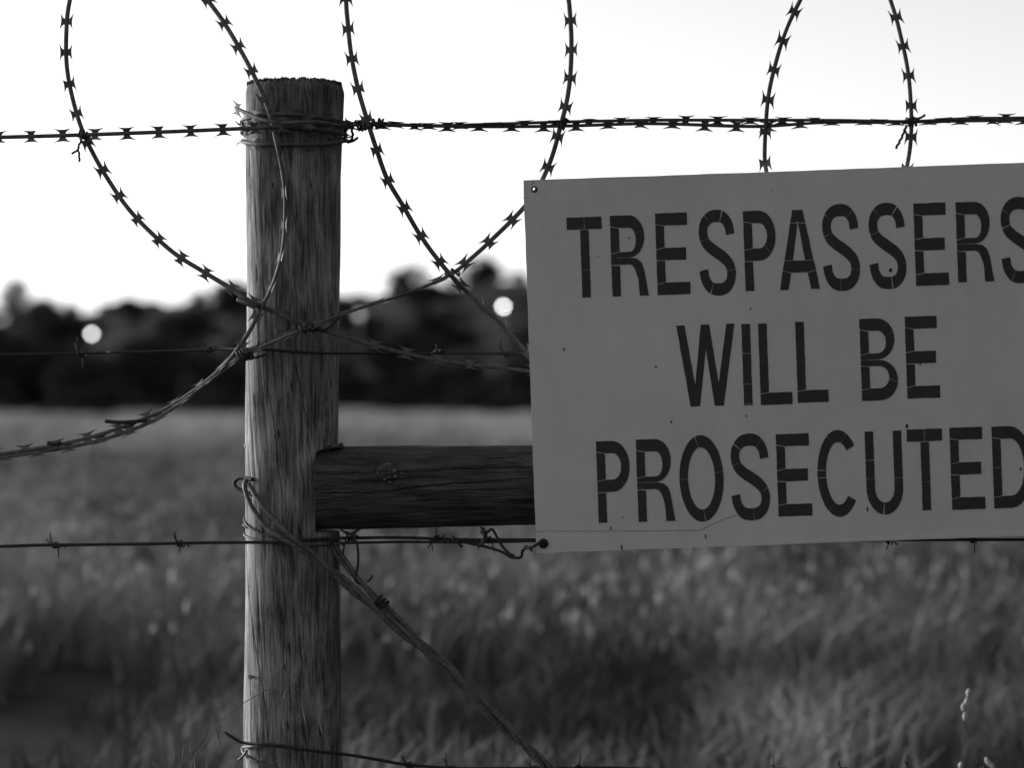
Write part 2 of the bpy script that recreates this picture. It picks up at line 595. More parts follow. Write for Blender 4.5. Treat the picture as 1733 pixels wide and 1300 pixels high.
# pale broken rim of the knot
random.seed(31)
kg = []
for ang, rr_, sz in [(95, 17, 5.0), (70, 14, 3.2), (120, 13, 2.6), (10, 12, 4.4), (-25, 14, 3.6), (-70, 16, 4.2), (-110, 12, 2.8), (185, 15, 3.4), (150, 14, 2.6), (40, 5, 3.0), (-150, 6, 2.6), (-5, 24, 3.2)]:
    px, py = 660 + rr_ * math.cos(R(ang)), 797 - rr_ * math.sin(R(ang))
    c_ = P(px, py, 0)
    dy = math.sqrt(max(1, 69.5 ** 2 - (825 - py) ** 2)) * S
    c_.y = -0.0135 - dy
    vs = [c_ + Vector((random.uniform(-1, 1) * sz * S, random.uniform(-3.5, 0.6) * S, random.uniform(-0.8, 0.8) * sz * S)) for _ in range(7)]
    bm = bmesh.new()
    for v in vs:
        bm.verts.new(v)
    bmesh.ops.convex_hull(bm, input=bm.verts)
    bm.verts.index_update()
    kg.append(([v.co.copy() for v in bm.verts], [tuple(v.index for v in f.verts) for f in bm.faces]))
    bm.free()
V, F = join_geo(kg)
link('knot', mesh('knot', V, F, M_STRAW, False), rail)
# splinter of bark wedged on top of the joint
V = [P(545, 762, -0.05), P(572, 752, -0.03), P(579, 749, -0.028), P(583, 757, -0.03), P(566, 758, -0.05), P(560, 757, -0.02), P(577, 755, -0.01)]
tag(link('bark_splinter', mesh('bark_splinter', V, [(0, 4, 1), (1, 4, 3), (1, 3, 2), (0, 1, 5), (5, 1, 6), (1, 2, 6), (6, 2, 3)], M_BARK), rail))


# ------------------------------------------------------------------ sign with cracked lettering
SY = -0.0800          # front face of the sheet
TH_S = R(2.02)
U0, V0 = 885.5, 305.0


def sg(u, v, y=SY):
    px = U0 + u * math.cos(TH_S) + v * math.sin(TH_S)
    py = V0 - u * math.sin(TH_S) + v * math.cos(TH_S)
    k = (D + SY) / D
    return Vector(((px - 866.5) * S * k, y, CZ + (650 - py) * S * k))


def to_uv(px, py):
    a, b = px - U0, py - V0
    return a * math.cos(TH_S) - b * math.sin(TH_S), a * math.sin(TH_S) + b * math.cos(TH_S)


SW, SH = 950, 632


def prism(bm, poly, y0, y1):
    """A flat piece of sheet between depths y0 (back) and y1 (front)."""
    a = [bm.verts.new(sg(u, v, y1)) for u, v in poly]
    b = [bm.verts.new(sg(u, v, y0)) for u, v in poly]
    n = len(poly)
    try:
        f = bm.faces.new(a)
        bm.faces.new(list(reversed(b)))
        for i in range(n):
            bm.faces.new((a[i], b[i], b[(i + 1) % n], a[(i + 1) % n]))
    except ValueError:
        pass


def build_sheet():
    bm = bmesh.new()
    ring = []
    for (u0, v0), (u1, v1), n in [((0, 0), (SW, 0), 30), ((SW, 0), (SW, SH), 20), ((SW, SH), (0, SH), 30), ((0, SH), (0, 0), 20)]:
        for i in range(n):
            t = i / n
            ring.append((u0 + (u1 - u0) * t + random.gauss(0, 0.25), v0 + (v1 - v0) * t + random.gauss(0, 0.25)))
    holes = [(17.5, 15.5, 2.6), (SW - 18, 16, 2.6)]
    me_v, loops = [], []
    def addloop(pts):
        vs = [bm.verts.new(sg(u, v)) for u, v in pts]
        es = [bm.edges.new((vs[i], vs[(i + 1) % len(vs)])) for i in range(len(vs))]
        return es
    edges = addloop(ring)
    for hu, hv, hr in holes:
        edges += addloop([(hu + hr * math.cos(a), hv + hr * math.sin(a)) for a in np.linspace(0, 2 * math.pi, 14, endpoint=False)])
    bmesh.ops.triangle_fill(bm, edges=edges, use_beauty=True)
    fs = [f for f in bm.faces]
    r = bmesh.ops.extrude_face_region(bm, geom=fs)
    vs = [e for e in r['geom'] if isinstance(e, bmesh.types.BMVert)]
    bmesh.ops.translate(bm, vec=(0, 0.0025, 0), verts=vs)
    bmesh.ops.recalc_face_normals(bm, faces=bm.faces)
    me = bpy.data.meshes.new('sign_sheet')
    bm.to_mesh(me)
    bm.free()
    me.materials.append(M_SIGN)
    return me


sign = thing('warning_sign', sg(SW / 2, SH), 'tilted rectangular metal sign reading TRESPASSERS WILL BE PROSECUTED in cracked black letters', 'sign')
sheet = link('sheet', build_sheet(), sign)

SV, SHH = 14.5, 20.8    # stem and bar thickness of the squeezed letters, photograph pixels


def rough_poly(poly, amp=0.28, step=7):
    out = []
    for i, (a, b) in enumerate(poly):
        c, d = poly[(i + 1) % len(poly)]
        L = math.hypot(c - a, d - b)
        n = max(1, int(L / step))
        for k in range(n):
            t = k / n
            j = amp if k else amp * 0.6
            out.append((a + (c - a) * t + random.uniform(-j, j), b + (d - b) * t + random.uniform(-j, j)))
    return out


def stroke(ctrl, gaps=(), smooth=True, n=56, ends=True):
    """Strip along a centre line with an elliptic pen (thin stems, thick bars); gaps are crack positions 0..1."""
    if smooth:
        A = np.array(ctrl, float)
        A3 = np.c_[A, np.zeros(len(A))]
        L = np.sum(np.linalg.norm(np.diff(A, axis=0), axis=1))
        p, _ = catmull([tuple(q) for q in A3], L / n)
        p = p[:, :2]
    else:
        p = np.array(ctrl, float)
    t = unit(np.gradient(p, axis=0))
    nr = np.stack([-t[:, 1], t[:, 0]], 1)
    off = nr * np.array([SV / 2, SHH / 2])
    lo_, hi_ = p - off, p + off
    d = np.r_[0, np.cumsum(np.linalg.norm(np.diff(p, axis=0), axis=1))]
    d /= d[-1]
    polys = []
    cuts = [0.0] + sorted(gaps) + [1.0]
    for a, b in zip(cuts[:-1], cuts[1:]):
        ga = (0.0042 if int(a * 997) % 4 == 0 else 0.0014) if a > 0 else 0
        gb = 0.0012 if b < 1 else 0
        s = np.linspace(a + ga, b - gb, max(3, int(n * (b - a))))
        f = lambda q: np.stack([np.interp(s, d, q[:, 0]), np.interp(s, d, q[:, 1])], 1)
        l_, h_ = f(lo_), f(hi_)
        polys.append([tuple(x) for x in l_] + [tuple(x) for x in h_[::-1]])
    return polys


def glyph(c, w, h):
    q = []
    g1 = 0.6
    rect = lambda x0, y0, x1, y1: [(x0, y0), (x1, y0), (x1, y1), (x0, y1)]

    def stem(x, y0, y1, m0=0, m1=0):   # mitred stem between two bars
        return [(x, y0 - m0), (x + SV, y0 + 1), (x + SV, y1 - 1), (x, y1 + m1)]

    def bowl(xc, xr, y0, y1, th1=SHH, xl=0.0, gap=(0.45, 0.75)):
        """bar out, half-ellipse round, bar back"""
        ry = (y1 - y0) / 2
        polys = []
        n = 14
        cuts = [0] + [int(gp * (n + 4)) for gp in gap] + [n + 4]
        outer = [(xl, y0), (xl + SV, y0)] + [(xc + (xr - xc) * math.sin(a), y0 + ry - ry * math.cos(a)) for a in np.linspace(0, math.pi, n)] + [(xl + SV, y1), (xl, y1)]
        inner = [(xl, y0 + SHH - 3.2), (xl + SV, y0 + SHH)] + [(xc + (xr - xc - SV) * math.sin(a), y0 + SHH + (y1 - th1 - y0 - SHH) / 2 * (1 - math.cos(a))) for a in np.linspace(0, math.pi, n)] + [(xl + SV, y1 - th1), (xl, y1 - th1 + 3.2)]
        m = len(outer) - 1
        cuts = [0] + [int(round(gp * m)) for gp in gap] + [m]
        for a, b in zip(cuts[:-1], cuts[1:]):
            o_, i_ = [list(x) for x in outer[a:b + 1]], [list(x) for x in inner[a:b + 1]]
            if b < m:      # hairline crack
                for L_ in (o_, i_):
                    L_[-1] = [L_[-1][0] * 0.94 + L_[-2][0] * 0.06, L_[-1][1] * 0.94 + L_[-2][1] * 0.06]
            polys.append([tuple(x) for x in o_] + [tuple(x) for x in i_[::-1]])
        return polys

    if c == 'T':
        xm = w / 2
        q += [rect(0, 0, xm - 0.4, SHH), rect(xm + 0.3, 0, w, SHH)]
        cr = h * random.uniform(0.55, 0.75)
        q.append([(xm - SV / 2, SHH + 1.6), (xm - 2, SHH + 0.9), (xm + 2, SHH + 0.9), (xm + SV / 2, SHH + 1.6), (xm + SV / 2, cr - 0.4), (xm - SV / 2, cr - 0.2)])
        q.append(rect(xm - SV / 2, cr + 0.3, xm + SV / 2, h))
    elif c == 'E':
        m0, m1 = h * 0.425, h * 0.425 + SHH
        q.append([(0, 0), (w * 0.97, 0), (w * 0.97, SHH), (SV, SHH), (0, SHH - 3.2)])
        q.append([(0, m0 + 3), (SV, m0), (w * 0.91, m0), (w * 0.91, m1), (SV, m1), (0, m1 - 1)])
        q.append([(0, h - SHH + 3), (SV, h - SHH), (w, h - SHH), (w, h), (0, h)])
        q.append([(0, SHH - 2.0), (SV, SHH + 1.1), (SV, m0 - 1.1), (0, m0 + 1.8)])
        q.append([(0, m1 + 0.3), (SV, m1 + 1.2), (SV, h - SHH - 1.1), (0, h - SHH + 1.8)])
    elif c in 'PRBD':
        if c == 'P':
            hb = h * 0.625
            q += bowl(w * 0.48, w, 0, hb, gap=(0.42, 0.72))
            q.append([(0, SHH - 2.0), (SV, SHH + 1.1), (SV, hb - SHH - 1.1), (0, hb - SHH + 2.0)])
            q.append([(0, hb + 0.9), (SV, hb + 1.3), (SV, h), (0, h)])
        if c == 'D':
            q += bowl(w * 0.45, w, 0, h, gap=(0.40, 0.62))
            cr = h * 0.5
            q.append([(0, SHH - 2.0), (SV, SHH + 1.1), (SV, cr), (0, cr)])
            q.append([(0, cr + 0.7), (SV, cr + 0.7), (SV, h - SHH - 1.1), (0, h - SHH + 2.0)])
        if c == 'B':
            hb = h * 0.50
            q += bowl(w * 0.48, w * 0.94, 0, hb, th1=SHH * 0.5, gap=(0.40,))
            q += bowl(w * 0.50, w, hb + 0.8, h, gap=(0.60,))[0:] if False else []
            y0 = hb + 0.8
            n = 14
            ry = (h - y0) / 2
            outer = [(0, y0), (SV, y0)] + [(w * 0.50 + w * 0.50 * math.sin(a), y0 + ry - ry * math.cos(a)) for a in np.linspace(0, math.pi, n)] + [(SV, h), (0, h)]
            i0, i1 = y0 + SHH * 0.5, h - SHH
            inner = [(0, i0 - 1.5), (SV, i0)] + [(w * 0.50 + (w * 0.50 - SV) * math.sin(a), (i0 + i1) / 2 - (i1 - i0) / 2 * math.cos(a)) for a in np.linspace(0, math.pi, n)] + [(SV, i1), (0, i1 + 3.2)]
            k = 9
            q.append(outer[:k + 1] + inner[:k + 1][::-1])
            o2, n2 = [list(x) for x in outer[k:]], [list(x) for x in inner[k:]]
            o2[0][1] += 1.0
            n2[0][1] += 1.0
            q.append([tuple(x) for x in o2] + [tuple(x) for x in n2[::-1]])
            q.append([(0, SHH - 2.0), (SV, SHH + 1.1), (SV, hb - SHH * 0.5 - 1.1), (0, hb - SHH * 0.5 + 2.0)])
            q.append([(0, i0 - 0.3), (SV, i0 + 1.2), (SV, i1 - 1.1), (0, i1 + 2.0)])
        if c == 'R':
            hb = h * 0.52
            q += bowl(w * 0.52, w * 0.93, 0, hb, th1=SHH * 0.45, gap=(0.42,))
            q.append([(0, SHH - 2.0), (SV, SHH + 1.1), (SV, hb - SHH * 0.45 - 1.2), (0, hb - SHH * 0.45 + 2.0)])
            y0, y1 = hb + 0.7, hb + 0.7 + SHH * 0.55
            outer = [(0, y0), (SV, y0), (w * 0.52, y0), (w * 0.70, y0 + 2), (w * 0.83, y0 + 9), (w * 0.89, y0 + 20), (w * 0.93, h * 0.78), (w, h)]
            inner = [(0, y1), (SV, y1), (w * 0.50, y1), (w * 0.58, y1 + 2), (w * 0.64, y1 + 8), (w * 0.69, y1 + 17), (w * 0.73, h * 0.80), (w - SV - 1, h)]
            q.append(outer + inner[::-1])
            q.append([(0, y1 + 1.0), (SV, y1 + 1.6), (SV, h), (0, h)])
    elif c == 'S':
        ctl = [(0.99, 0.255), (0.94, 0.13), (0.76, 0.025), (0.5, 0.0), (0.25, 0.025), (0.06, 0.12), (0.02, 0.235), (0.09, 0.35), (0.28, 0.435), (0.52, 0.505), (0.76, 0.58), (0.94, 0.67), (1.0, 0.785), (0.93, 0.91), (0.74, 0.985), (0.5, 1.0), (0.24, 0.975), (0.06, 0.87), (0.0, 0.735)]
        pts = [(SV / 2 + x * (w - SV), SHH / 2 + y * (h - SHH)) for x, y in ctl]
        gp = sorted([random.uniform(0.09, 0.14), random.uniform(0.23, 0.28), random.uniform(0.36, 0.40), random.uniform(0.60, 0.68), random.uniform(0.78, 0.9)])
        q += stroke(pts, gp, n=84)
    elif c in 'OC':
        a0, a1 = (0, 2 * math.pi) if c == 'O' else (R(42), R(318))
        an = np.linspace(a0, a1, 40)
        ph = R(200) if c == 'O' else 0.0
        pts = [(w / 2 + (w / 2 - SV / 2) * math.cos(a + ph), h / 2 - (h / 2 - SHH / 2) * math.sin(a + ph)) for a in an]
        if c == 'C':
            q += stroke(pts, [0.10, 0.22, 0.47, 0.53, 0.78], n=80)
        else:
            q += stroke(pts, [0.19, 0.46, 0.70, 0.93], n=96)
    elif c == 'U':
        r = (w - SV) / 2
        yb = h - 46
        pts = [(SV / 2, 0), (SV / 2, yb * 0.5), (SV / 2, yb)] + [(w / 2 - r * math.cos(a), yb + (46 - SHH / 2) * math.sin(a)) for a in np.linspace(0.25, math.pi - 0.25, 9)] + [(w - SV / 2, yb), (w - SV / 2, yb * 0.5), (w - SV / 2, 0)]
        q += stroke(pts, [0.17, 0.28, 0.49, 0.72], n=90)
    elif c == 'I':
        a, b = h * 0.36, h * 0.74
        q += [rect(0, 0, SV, a), rect(0, a + g1, SV, b), rect(0, b + g1, SV, h - 3), rect(0, h - 2.5, SV, h)]
    elif c == 'L':
        q.append([(0, 0), (SV, 0), (SV, h - SHH - 1.1), (0, h - SHH + 1.8)])
        q.append([(0, h - SHH + 3), (SV, h - SHH), (w, h - SHH), (w, h), (0, h)])
    elif c == 'A':
        def xl(t): return w * 0.37 * (1 - t)
        sw = w * 0.215
        t1, t2, t3 = 0.165, 0.63, 0.785
        q.append([(xl(0), 0), (w - xl(0), 0), (w - xl(t1), h * t1), (w / 2, h * t1 - 2), (xl(t1), h * t1)])
        e = 0.007
        q.append([(xl(t1 + e), h * (t1 + e)), (w / 2 - 0.6, h * (t1 + e) - 1), (xl(t2) + sw, h * t2), (xl(t2), h * t2)])
        q.append([(w - xl(t1 + e), h * (t1 + e)), (w - xl(t2), h * t2), (w - xl(t2) - sw, h * t2), (w / 2 + 0.6, h * (t1 + e) - 1)])
        q.append([(xl(t2 + e), h * (t2 + e)), (w - xl(t2 + e), h * (t2 + e)), (w - xl(t3), h * t3 - 4), (w - xl(t3) - sw, h * t3), (xl(t3) + sw, h * t3), (xl(t3), h * t3 - 4)])
        q.append([(xl(t3), h * t3 - 2.8), (xl(t3) + sw, h * t3 + 1.2), (sw, h), (0, h)])
        q.append([(w - xl(t3), h * t3 - 2.8), (w, h), (w - sw, h), (w - xl(t3) - sw, h * t3 + 1.2)])
    elif c == 'W':
        o = [(0, 0), (.14, 0), (.29, .74), (.42, 0), (.565, 0), (.695, .72), (.86, 0), (1, 0), (.77, 1), (.615, 1), (.495, .30), (.36, 1), (.20, 1)]
        q.append([(x * w, y * h) for x, y in o])
    return q


LETTERS = [  # character, measured box in the photograph: left, top, right, bottom
    ('T', 959.5, 366, 1021.5, 504.5), ('R', 1032, 363, 1098, 502), ('E', 1108.5, 359, 1168.5, 499.6), ('S', 1182, 353.7, 1245, 500.8), ('P', 1258, 355, 1315, 493),
    ('A', 1317, 353.8, 1386, 491), ('S', 1391, 344, 1455, 493), ('S', 1469.5, 342, 1533.5, 490), ('E', 1545.7, 342, 1606, 484), ('R', 1617, 340, 1682.5, 478), ('S', 1693, 332, 1757, 480),
    ('W', 1146, 548, 1246, 688.6), ('I', 1254.7, 547, 1273.5, 687), ('L', 1283, 545.5, 1341, 686), ('L', 1345.7, 542.5, 1402.4, 682), ('B', 1455, 537.5, 1520, 679), ('E', 1531, 534, 1591, 675),
    ('P', 1009.3, 745, 1068, 885.7), ('R', 1076, 742, 1143, 884), ('O', 1149.4, 735.7, 1225, 884.3), ('S', 1236, 733, 1302.8, 882), ('E', 1313, 733, 1374.7, 875),
    ('C', 1383, 726.8, 1455.6, 876), ('U', 1464, 728.5, 1529, 872.7), ('T', 1535, 725, 1597.6, 865), ('E', 1606.8, 722, 1667.7, 863.6), ('D', 1678, 720, 1750, 861),
]
for c, l, t, r_, b in LETTERS:
    h = (b - t) - (1.5 if c in 'SOC' else 2.3)
    w = (r_ - l) - (1.0 if c in 'OC' else 1.5 if c in 'SWA' else 4.4 if c in 'LIERD' else 3.0)
    uc, vc = to_uv((l + r_) / 2, (t + b) / 2)
    random.seed(int(l * 7 + t))
    bm = bmesh.new()
    for poly in glyph(c, w, h):
        prism(bm, rough_poly([(uc - w / 2 + x, vc - h / 2 + y) for x, y in poly]), SY + 0.0002, SY - 0.0006)
    bmesh.ops.recalc_face_normals(bm, faces=bm.faces)
    bmesh.ops.triangulate(bm, faces=bm.faces)
    me = bpy.data.meshes.new('letter')
    bm.to_mesh(me)
    bm.free()
    me.materials.append(M_LETTER)
    link('letter', me, sign)

random.seed(11)
# dirt and insect specks on the sheet
for px, py, rx, ry in [(954, 591, 1.6, 2.6), (1110, 621, 1.8, 1.9), (1065, 403, 1.2, 2.0), (1136, 714, 1.2, 3.0), (1034, 894, 1.2, 3.2), (1052, 927, 1.6, 4.5), (1507, 457, 2.6, 3.2), (1535, 721, 2.2, 4.0), (1270, 522, 1.2, 1.8), (1194, 908, 1.3, 3.2),
                       (1727, 794, 1.2, 3.0), (1557, 617, 1.2, 2.2), (1263, 704, 1.2, 2.0), (1468, 862, 1.4, 4.0), (1308, 322, 1.2, 1.0), (977, 875, 0.9, 0.9), (1055, 876, 0.9, 1.2), (1012, 434, 0.9, 1.4)]:
    u, v = to_uv(px, py)
    bm = bmesh.new()
    prism(bm, [(u + rx * math.cos(a) * random.uniform(0.7, 1.2), v + ry * math.sin(a) * random.uniform(0.7, 1.2)) for a in np.linspace(0, 2 * math.pi, 9, endpoint=False)], SY + 0.0002, SY - 0.0009)
    bmesh.ops.recalc_face_normals(bm, faces=bm.faces)
    me = bpy.data.meshes.new('dirt_speck')
    bm.to_mesh(me)
    bm.free()
    me.materials.append(M_SPECK)
    link('dirt_speck', me, sheet)


def groove(pts, wd, name):
    """A hairline crack in the sheet's coating: a very thin raised lip."""
    q = [to_uv(*p_) for p_ in pts]
    bm = bmesh.new()
    for (a, b), (c, d) in zip(q[:-1], q[1:]):
        L = math.hypot(c - a, d - b)
        nx_, ny_ = -(d - b) / L * wd / 2, (c - a) / L * wd / 2
        prism(bm, [(a + nx_, b + ny_), (c + nx_, d + ny_), (c - nx_, d - ny_), (a - nx_, b - ny_)], SY + 0.0002, SY - 0.0003)
    bmesh.ops.recalc_face_normals(bm, faces=bm.faces)
    me = bpy.data.meshes.new(name)
    bm.to_mesh(me)
    bm.free()
    me.materials.append(M_SPECK)
    return link(name, me, sheet)


groove([(905, 901), (918, 899.5), (1000, 899.5), (1184, 898.2), (1222, 880), (1250, 871)], 0.55, 'coating_crack')
groove([(1400, 758), (1420, 745), (1433, 740)], 0.4, 'coating_crack')
groove([(899, 312), (904, 308)], 0.8, 'coating_crack')
# folded lower lip of the sheet
bm = bmesh.new()
prism(bm, [(430, SH - 4.5), (SW - 1, SH - 7.5), (SW - 1, SH - 0.5), (430, SH - 0.8)], SY + 0.0002, SY - 0.0012)
bmesh.ops.recalc_face_normals(bm, faces=bm.faces)
me = bpy.data.meshes.new('bottom_lip')
bm.to_mesh(me)
bm.free()
me.materials.append(M_SIGN)
link('bottom_lip', me, sheet)
# rusty eyelet at the lower left corner, grommet at the upper left
def ring_geo(c, r0, r1, y0, y1, n=18):
    V, F = [], []
    for i in range(n):
        a = 2 * math.pi * i / n
        for rr, yy in ((r0, y1), (r1, y1 * 0.5 + y0 * 0.5), (r1, y0), (r0, y0)):
            V.append((c.x + rr * math.cos(a), yy, c.z + rr * math.sin(a)))
    for i in range(n):
        j = (i + 1) % n
        for k in range(4):
            l = (k + 1) % 4
            F.append((i * 4 + k, j * 4 + k, j * 4 + l, i * 4 + l))
    return V, F
V, F = ring_geo(sg(18.2, 15.8), 0.0021, 0.0042, SY + 0.0003, SY - 0.0022)
link('eyelet', mesh('eyelet', V, F, M_WIRE, True), sheet)
c = sg(12.5, 616)
V, F = ring_geo(c, 0.0006, 0.0066, SY + 0.0003, SY - 0.0030)
tag(link('eyelet', mesh('eyelet', V, F, M_SPECK, True), sheet), 'rusty eyelet at the lower left corner')


# ------------------------------------------------------------------ razor wire
def barb_mesh(kind):
    """Four-pointed razor barb cut from sheet: x along the tape, y across it."""
    xs_ = np.array([0, 3.6, 4.6, 5.6, 7.0, 9.5, 14.8])
    out_ = np.array([9.3, 9.4, 9.5, 9.6, 9.8, 10.2, 11.2])
    inn_ = np.array([0, 0, 3.2, 4.9, 6.6, 8.2, 11.0])
    xs_ = np.r_[-xs_[:0:-1], xs_]
    out_ = np.r_[out_[:0:-1], out_]
    inn_ = np.r_[inn_[:0:-1], inn_]
    cut = {0: (1, 1, 1, 1), 1: (1, 0.55, 1, 1), 2: (0.9, 1, 0.6, 1)}[kind]
    V, F = [], []
    n = len(xs_)
    for si, sgn in enumerate((1, -1)):
        b = len(V)
        for z in (0.0004, -0.0004):
            for yy in (out_, inn_):
                for x, y in zip(xs_, yy):
                    c = cut[si * 2 + (1 if x > 0 else 0)]
                    xx = max(-14.8 * c, min(14.8 * c, x))
                    bend = 0.0010 * (y / 10) ** 2 + (0.0022 * (abs(x) / 14.8) ** 2 if kind == 2 else 0)
                    V.append((xx * S, y * sgn * S, bend + z))
        for i in range(n - 1):
            q = [(b + i, b + i + 1, b + n + i + 1, b + n + i), (b + 2 * n + i, b + 3 * n + i, b + 3 * n + i + 1, b + 2 * n + i + 1), (b + i, b + 2 * n + i, b + 2 * n + i + 1, b + i + 1), (b + n + i, b + n + i + 1, b + 3 * n + i + 1, b + 3 * n + i)]
            F += q if sgn > 0 else [t[::-1] for t in q]
    return mesh('razor_barb', V, F, M_TAPE)


BARBS = [barb_mesh(k) for k in range(3)]
SP = 53.3 * S


def razor(name, ctrl, label, group=None, phase=0.0, spacing=SP, wid=4.0, thick=2.3, seed=1, skip=()):
    """A strand of razor tape: core with its barbs, from control points px, py, depth, roll in degrees."""
    random.seed(seed)
    q = [c if len(c) == 4 else c + (0,) for c in ctrl]
    p, s = catmull(pathP(q), 0.006)
    roll = np.radians(p[:, 3])
    p = p[:, :3]
    t = tangents(p)
    c0 = np.cross(t, np.array([0, 1.0, 0]))
    bad = np.linalg.norm(c0, axis=1) < 0.2
    c0[bad] = np.cross(t[bad], np.array([0, 0, 1.0]))
    c0 = unit(c0)
    for i in range(1, len(c0)):
        if c0[i].dot(c0[i - 1]) < 0:
            c0[i] *= -1
    n0 = unit(np.cross(t, c0))
    cr, sr = np.cos(roll)[:, None], np.sin(roll)[:, None]
    c, n = c0 * cr + n0 * sr, n0 * cr - c0 * sr
    o = thing(name, tuple(p[np.argmin(p[:, 2])]), label, 'razor wire', group)
    V, F = tube_geo(p, wid * S, 8, c, n, thick * S)
    link('tape', mesh('tape', V, F, M_TAPE, True), o)
    x = phase * S
    while x < s[-1] - 0.005:
        ok = not any(a * S <= x <= b * S for a, b in skip)
        if ok:
            f = lambda A: np.array([np.interp(x, s, A[:, k]) for k in range(3)])
            pp, tt, cc = f(p), unit(f(t)), unit(f(c))
            a = random.gauss(0, 0.10)
            nn = unit(np.cross(tt, cc))
            cc = unit(cc * math.cos(a) + nn * math.sin(a))
            nn = unit(np.cross(tt, cc))
            M = Matrix(((tt[0], cc[0], nn[0], pp[0]), (tt[1], cc[1], nn[1], pp[1]), (tt[2], cc[2], nn[2], pp[2]), (0, 0, 0, 1)))
            k = random.choices((0, 1, 2), (0.80, 0.12, 0.08))[0]
            sc = random.uniform(0.95, 1.05)
            link('barb', BARBS[k], o, M @ Matrix.Diagonal((sc, sc, 1, 1)))
        x += spacing * random.uniform(0.985, 1.015)
    return o


COIL = 'razor wire coil loops above the fence'
# loop on the left: from behind the sign, round the left, over the top and down the face of the post
razor('razor_wire_loop', [(1150, 650, -0.05, 35), (1000, 640, -0.06, 35), (893, 628, -0.068, 40), (750, 611, -0.072, 40), (650, 589, -0.078, 35), (575, 567, -0.082, 20), (520, 550, -0.086, 0), (430, 513, -0.080, 0), (389, 487, -0.06), (343, 459, -0.045), (297, 430, -0.03), (256, 394, -0.02),
      (218, 354, -0.01), (189, 313, 0.0), (161, 266, 0.0), (138, 217, -0.005), (122, 163, 0.0), (113, 112, 0.0), (112, 58, 0.0), (117, 5, 0.01), (135, -60, 0.02), (180, -110, 0.02), (240, -125, 0.01), (300, -80, -0.005), (341, -15, -0.02), (376, 33, -0.035), (405, 81, -0.055), (430, 128, -0.072), (455, 185, -0.079), (468, 240, -0.081, 20), (479, 300, -0.076, 45), (482, 350, -0.075, 58), (478, 420, -0.075, 58), (462, 480, -0.080, 50), (440, 525, -0.088, 25),
      (415, 572, -0.085, 15), (372, 625, -0.07, 55), (300, 680, -0.05, 55), (240, 710, -0.045, 38), (150, 741, -0.04, 36), (40, 763, -0.04, 40), (-120, 782, -0.03, 60), (-420, 800, 0.0, 60)],
      'large razor wire loop at far left crossing down the front of the post', COIL, phase=30, seed=3)
razor('razor_wire_loop', [(1250, 760, -0.035, 30), (1050, 700, -0.045, 30), (930, 628, -0.050, 40), (893, 597, -0.052, 40), (850, 550, -0.052, 35), (812, 514, -0.052, 25), (775, 479, -0.052, 10), (740, 438, -0.055), (710, 396, -0.058), (682, 348, -0.064), (655, 302, -0.072), (637, 252, -0.080), (622, 205, -0.085), (606, 150, -0.080), (595, 97, -0.070), (589, 45, -0.06), (586, -20, -0.05), (600, -110, -0.04), (660, -190, -0.02), (760, -225, 0.0), (860, -180, 0.0), (930, -90, -0.01), (957, -30, -0.02), (966, 45, -0.03),
      (966, 112, -0.05), (960, 166, -0.065), (948, 215, -0.078), (933, 268, -0.070), (912, 315, -0.065), (884, 354, -0.064), (838, 400, -0.064, 10), (800, 435, -0.064, 25), (760, 466, -0.064, 45), (690, 496, -0.068, 72), (640, 512, -0.075, 75), (590, 528, -0.085, 70), (520, 555, -0.095, 55), (460, 580, -0.094, 60), (412, 602, -0.085, 60), (372, 632, -0.072, 62), (300, 686, -0.055, 60), (240, 721, -0.050, 44), (150, 750, -0.044, 42), (40, 769, -0.042, 44), (-120, 790, -0.035, 60), (-420, 830, 0.0, 60)],
      'tall razor wire loop right of the post, passing behind the sign corner', COIL, phase=18, seed=5)
razor('razor_wire_loop', [(1620, 700, 0.0, 20), (1480, 600, -0.01), (1370, 480, -0.02), (1312, 370, -0.035), (1297, 290, -0.05), (1294, 263, -0.055), (1296, 210, -0.065), (1301, 158, -0.06), (1313, 105, -0.05), (1330, 52, -0.045, 25), (1353, 2, -0.04), (1390, -65, -0.03), (1435, -95, -0.02), (1482, -62, -0.02), (1511, 12, -0.03), (1525, 64, -0.04), (1536, 117, -0.05), (1541, 169, -0.062), (1542, 222, -0.068), (1536, 275, -0.064), (1515, 360, -0.055), (1450, 480, -0.045), (1330, 590, -0.04), (1180, 680, -0.04, 20)],
      'narrow arched razor wire loop rising behind the top edge of the sign', COIL, phase=26, seed=8, wid=3.6)
# straight line strands
TOPG = 'straight razor wire strands along the top of the fence'
razor('razor_wire_line', [(-1400, 262, -0.03, 0), (-500, 245, -0.05, 5), (0, 232, -0.066, 6), (140, 228, -0.070, 0), (300, 222, -0.072, 8), (415, 217, -0.074, 15), (475, 214, -0.086, 30), (560, 212, -0.080, 55), (640, 211, -0.076, 62), (800, 214, -0.070, 60), (950, 213, -0.068, 55), (1100, 209, -0.064, 60), (1240, 213, -0.064, 40), (1300, 213, -0.062, 50), (1400, 207, -0.062, 75), (1540, 206, -0.062, 70), (1733, 203, -0.06, 65), (2300, 196, -0.05, 60), (3200, 190, -0.03, 60)],
      'straight razor wire strand stretched across the whole fence top in front of the post', TOPG, phase=12, seed=11, wid=3.4)
razor('razor_wire_line', [(575, 214, -0.078, 30), (640, 208, -0.073, 60), (720, 212, -0.070, 70), (850, 209, -0.073, 65), (950, 206, -0.073, 60), (1100, 203, -0.070, 55), (1200, 203, -0.066, 50), (1300, 203, -0.068, 60), (1420, 203, -0.066, 75), (1540, 205, -0.066, 70), (1640, 200, -0.064, 65), (1733, 199, -0.062, 65), (2300, 192, -0.05, 60), (3200, 186, -0.03, 60)],
      'second razor wire strand twisted alongside the top line right of the post', TOPG, phase=40, seed=12, wid=3.2)
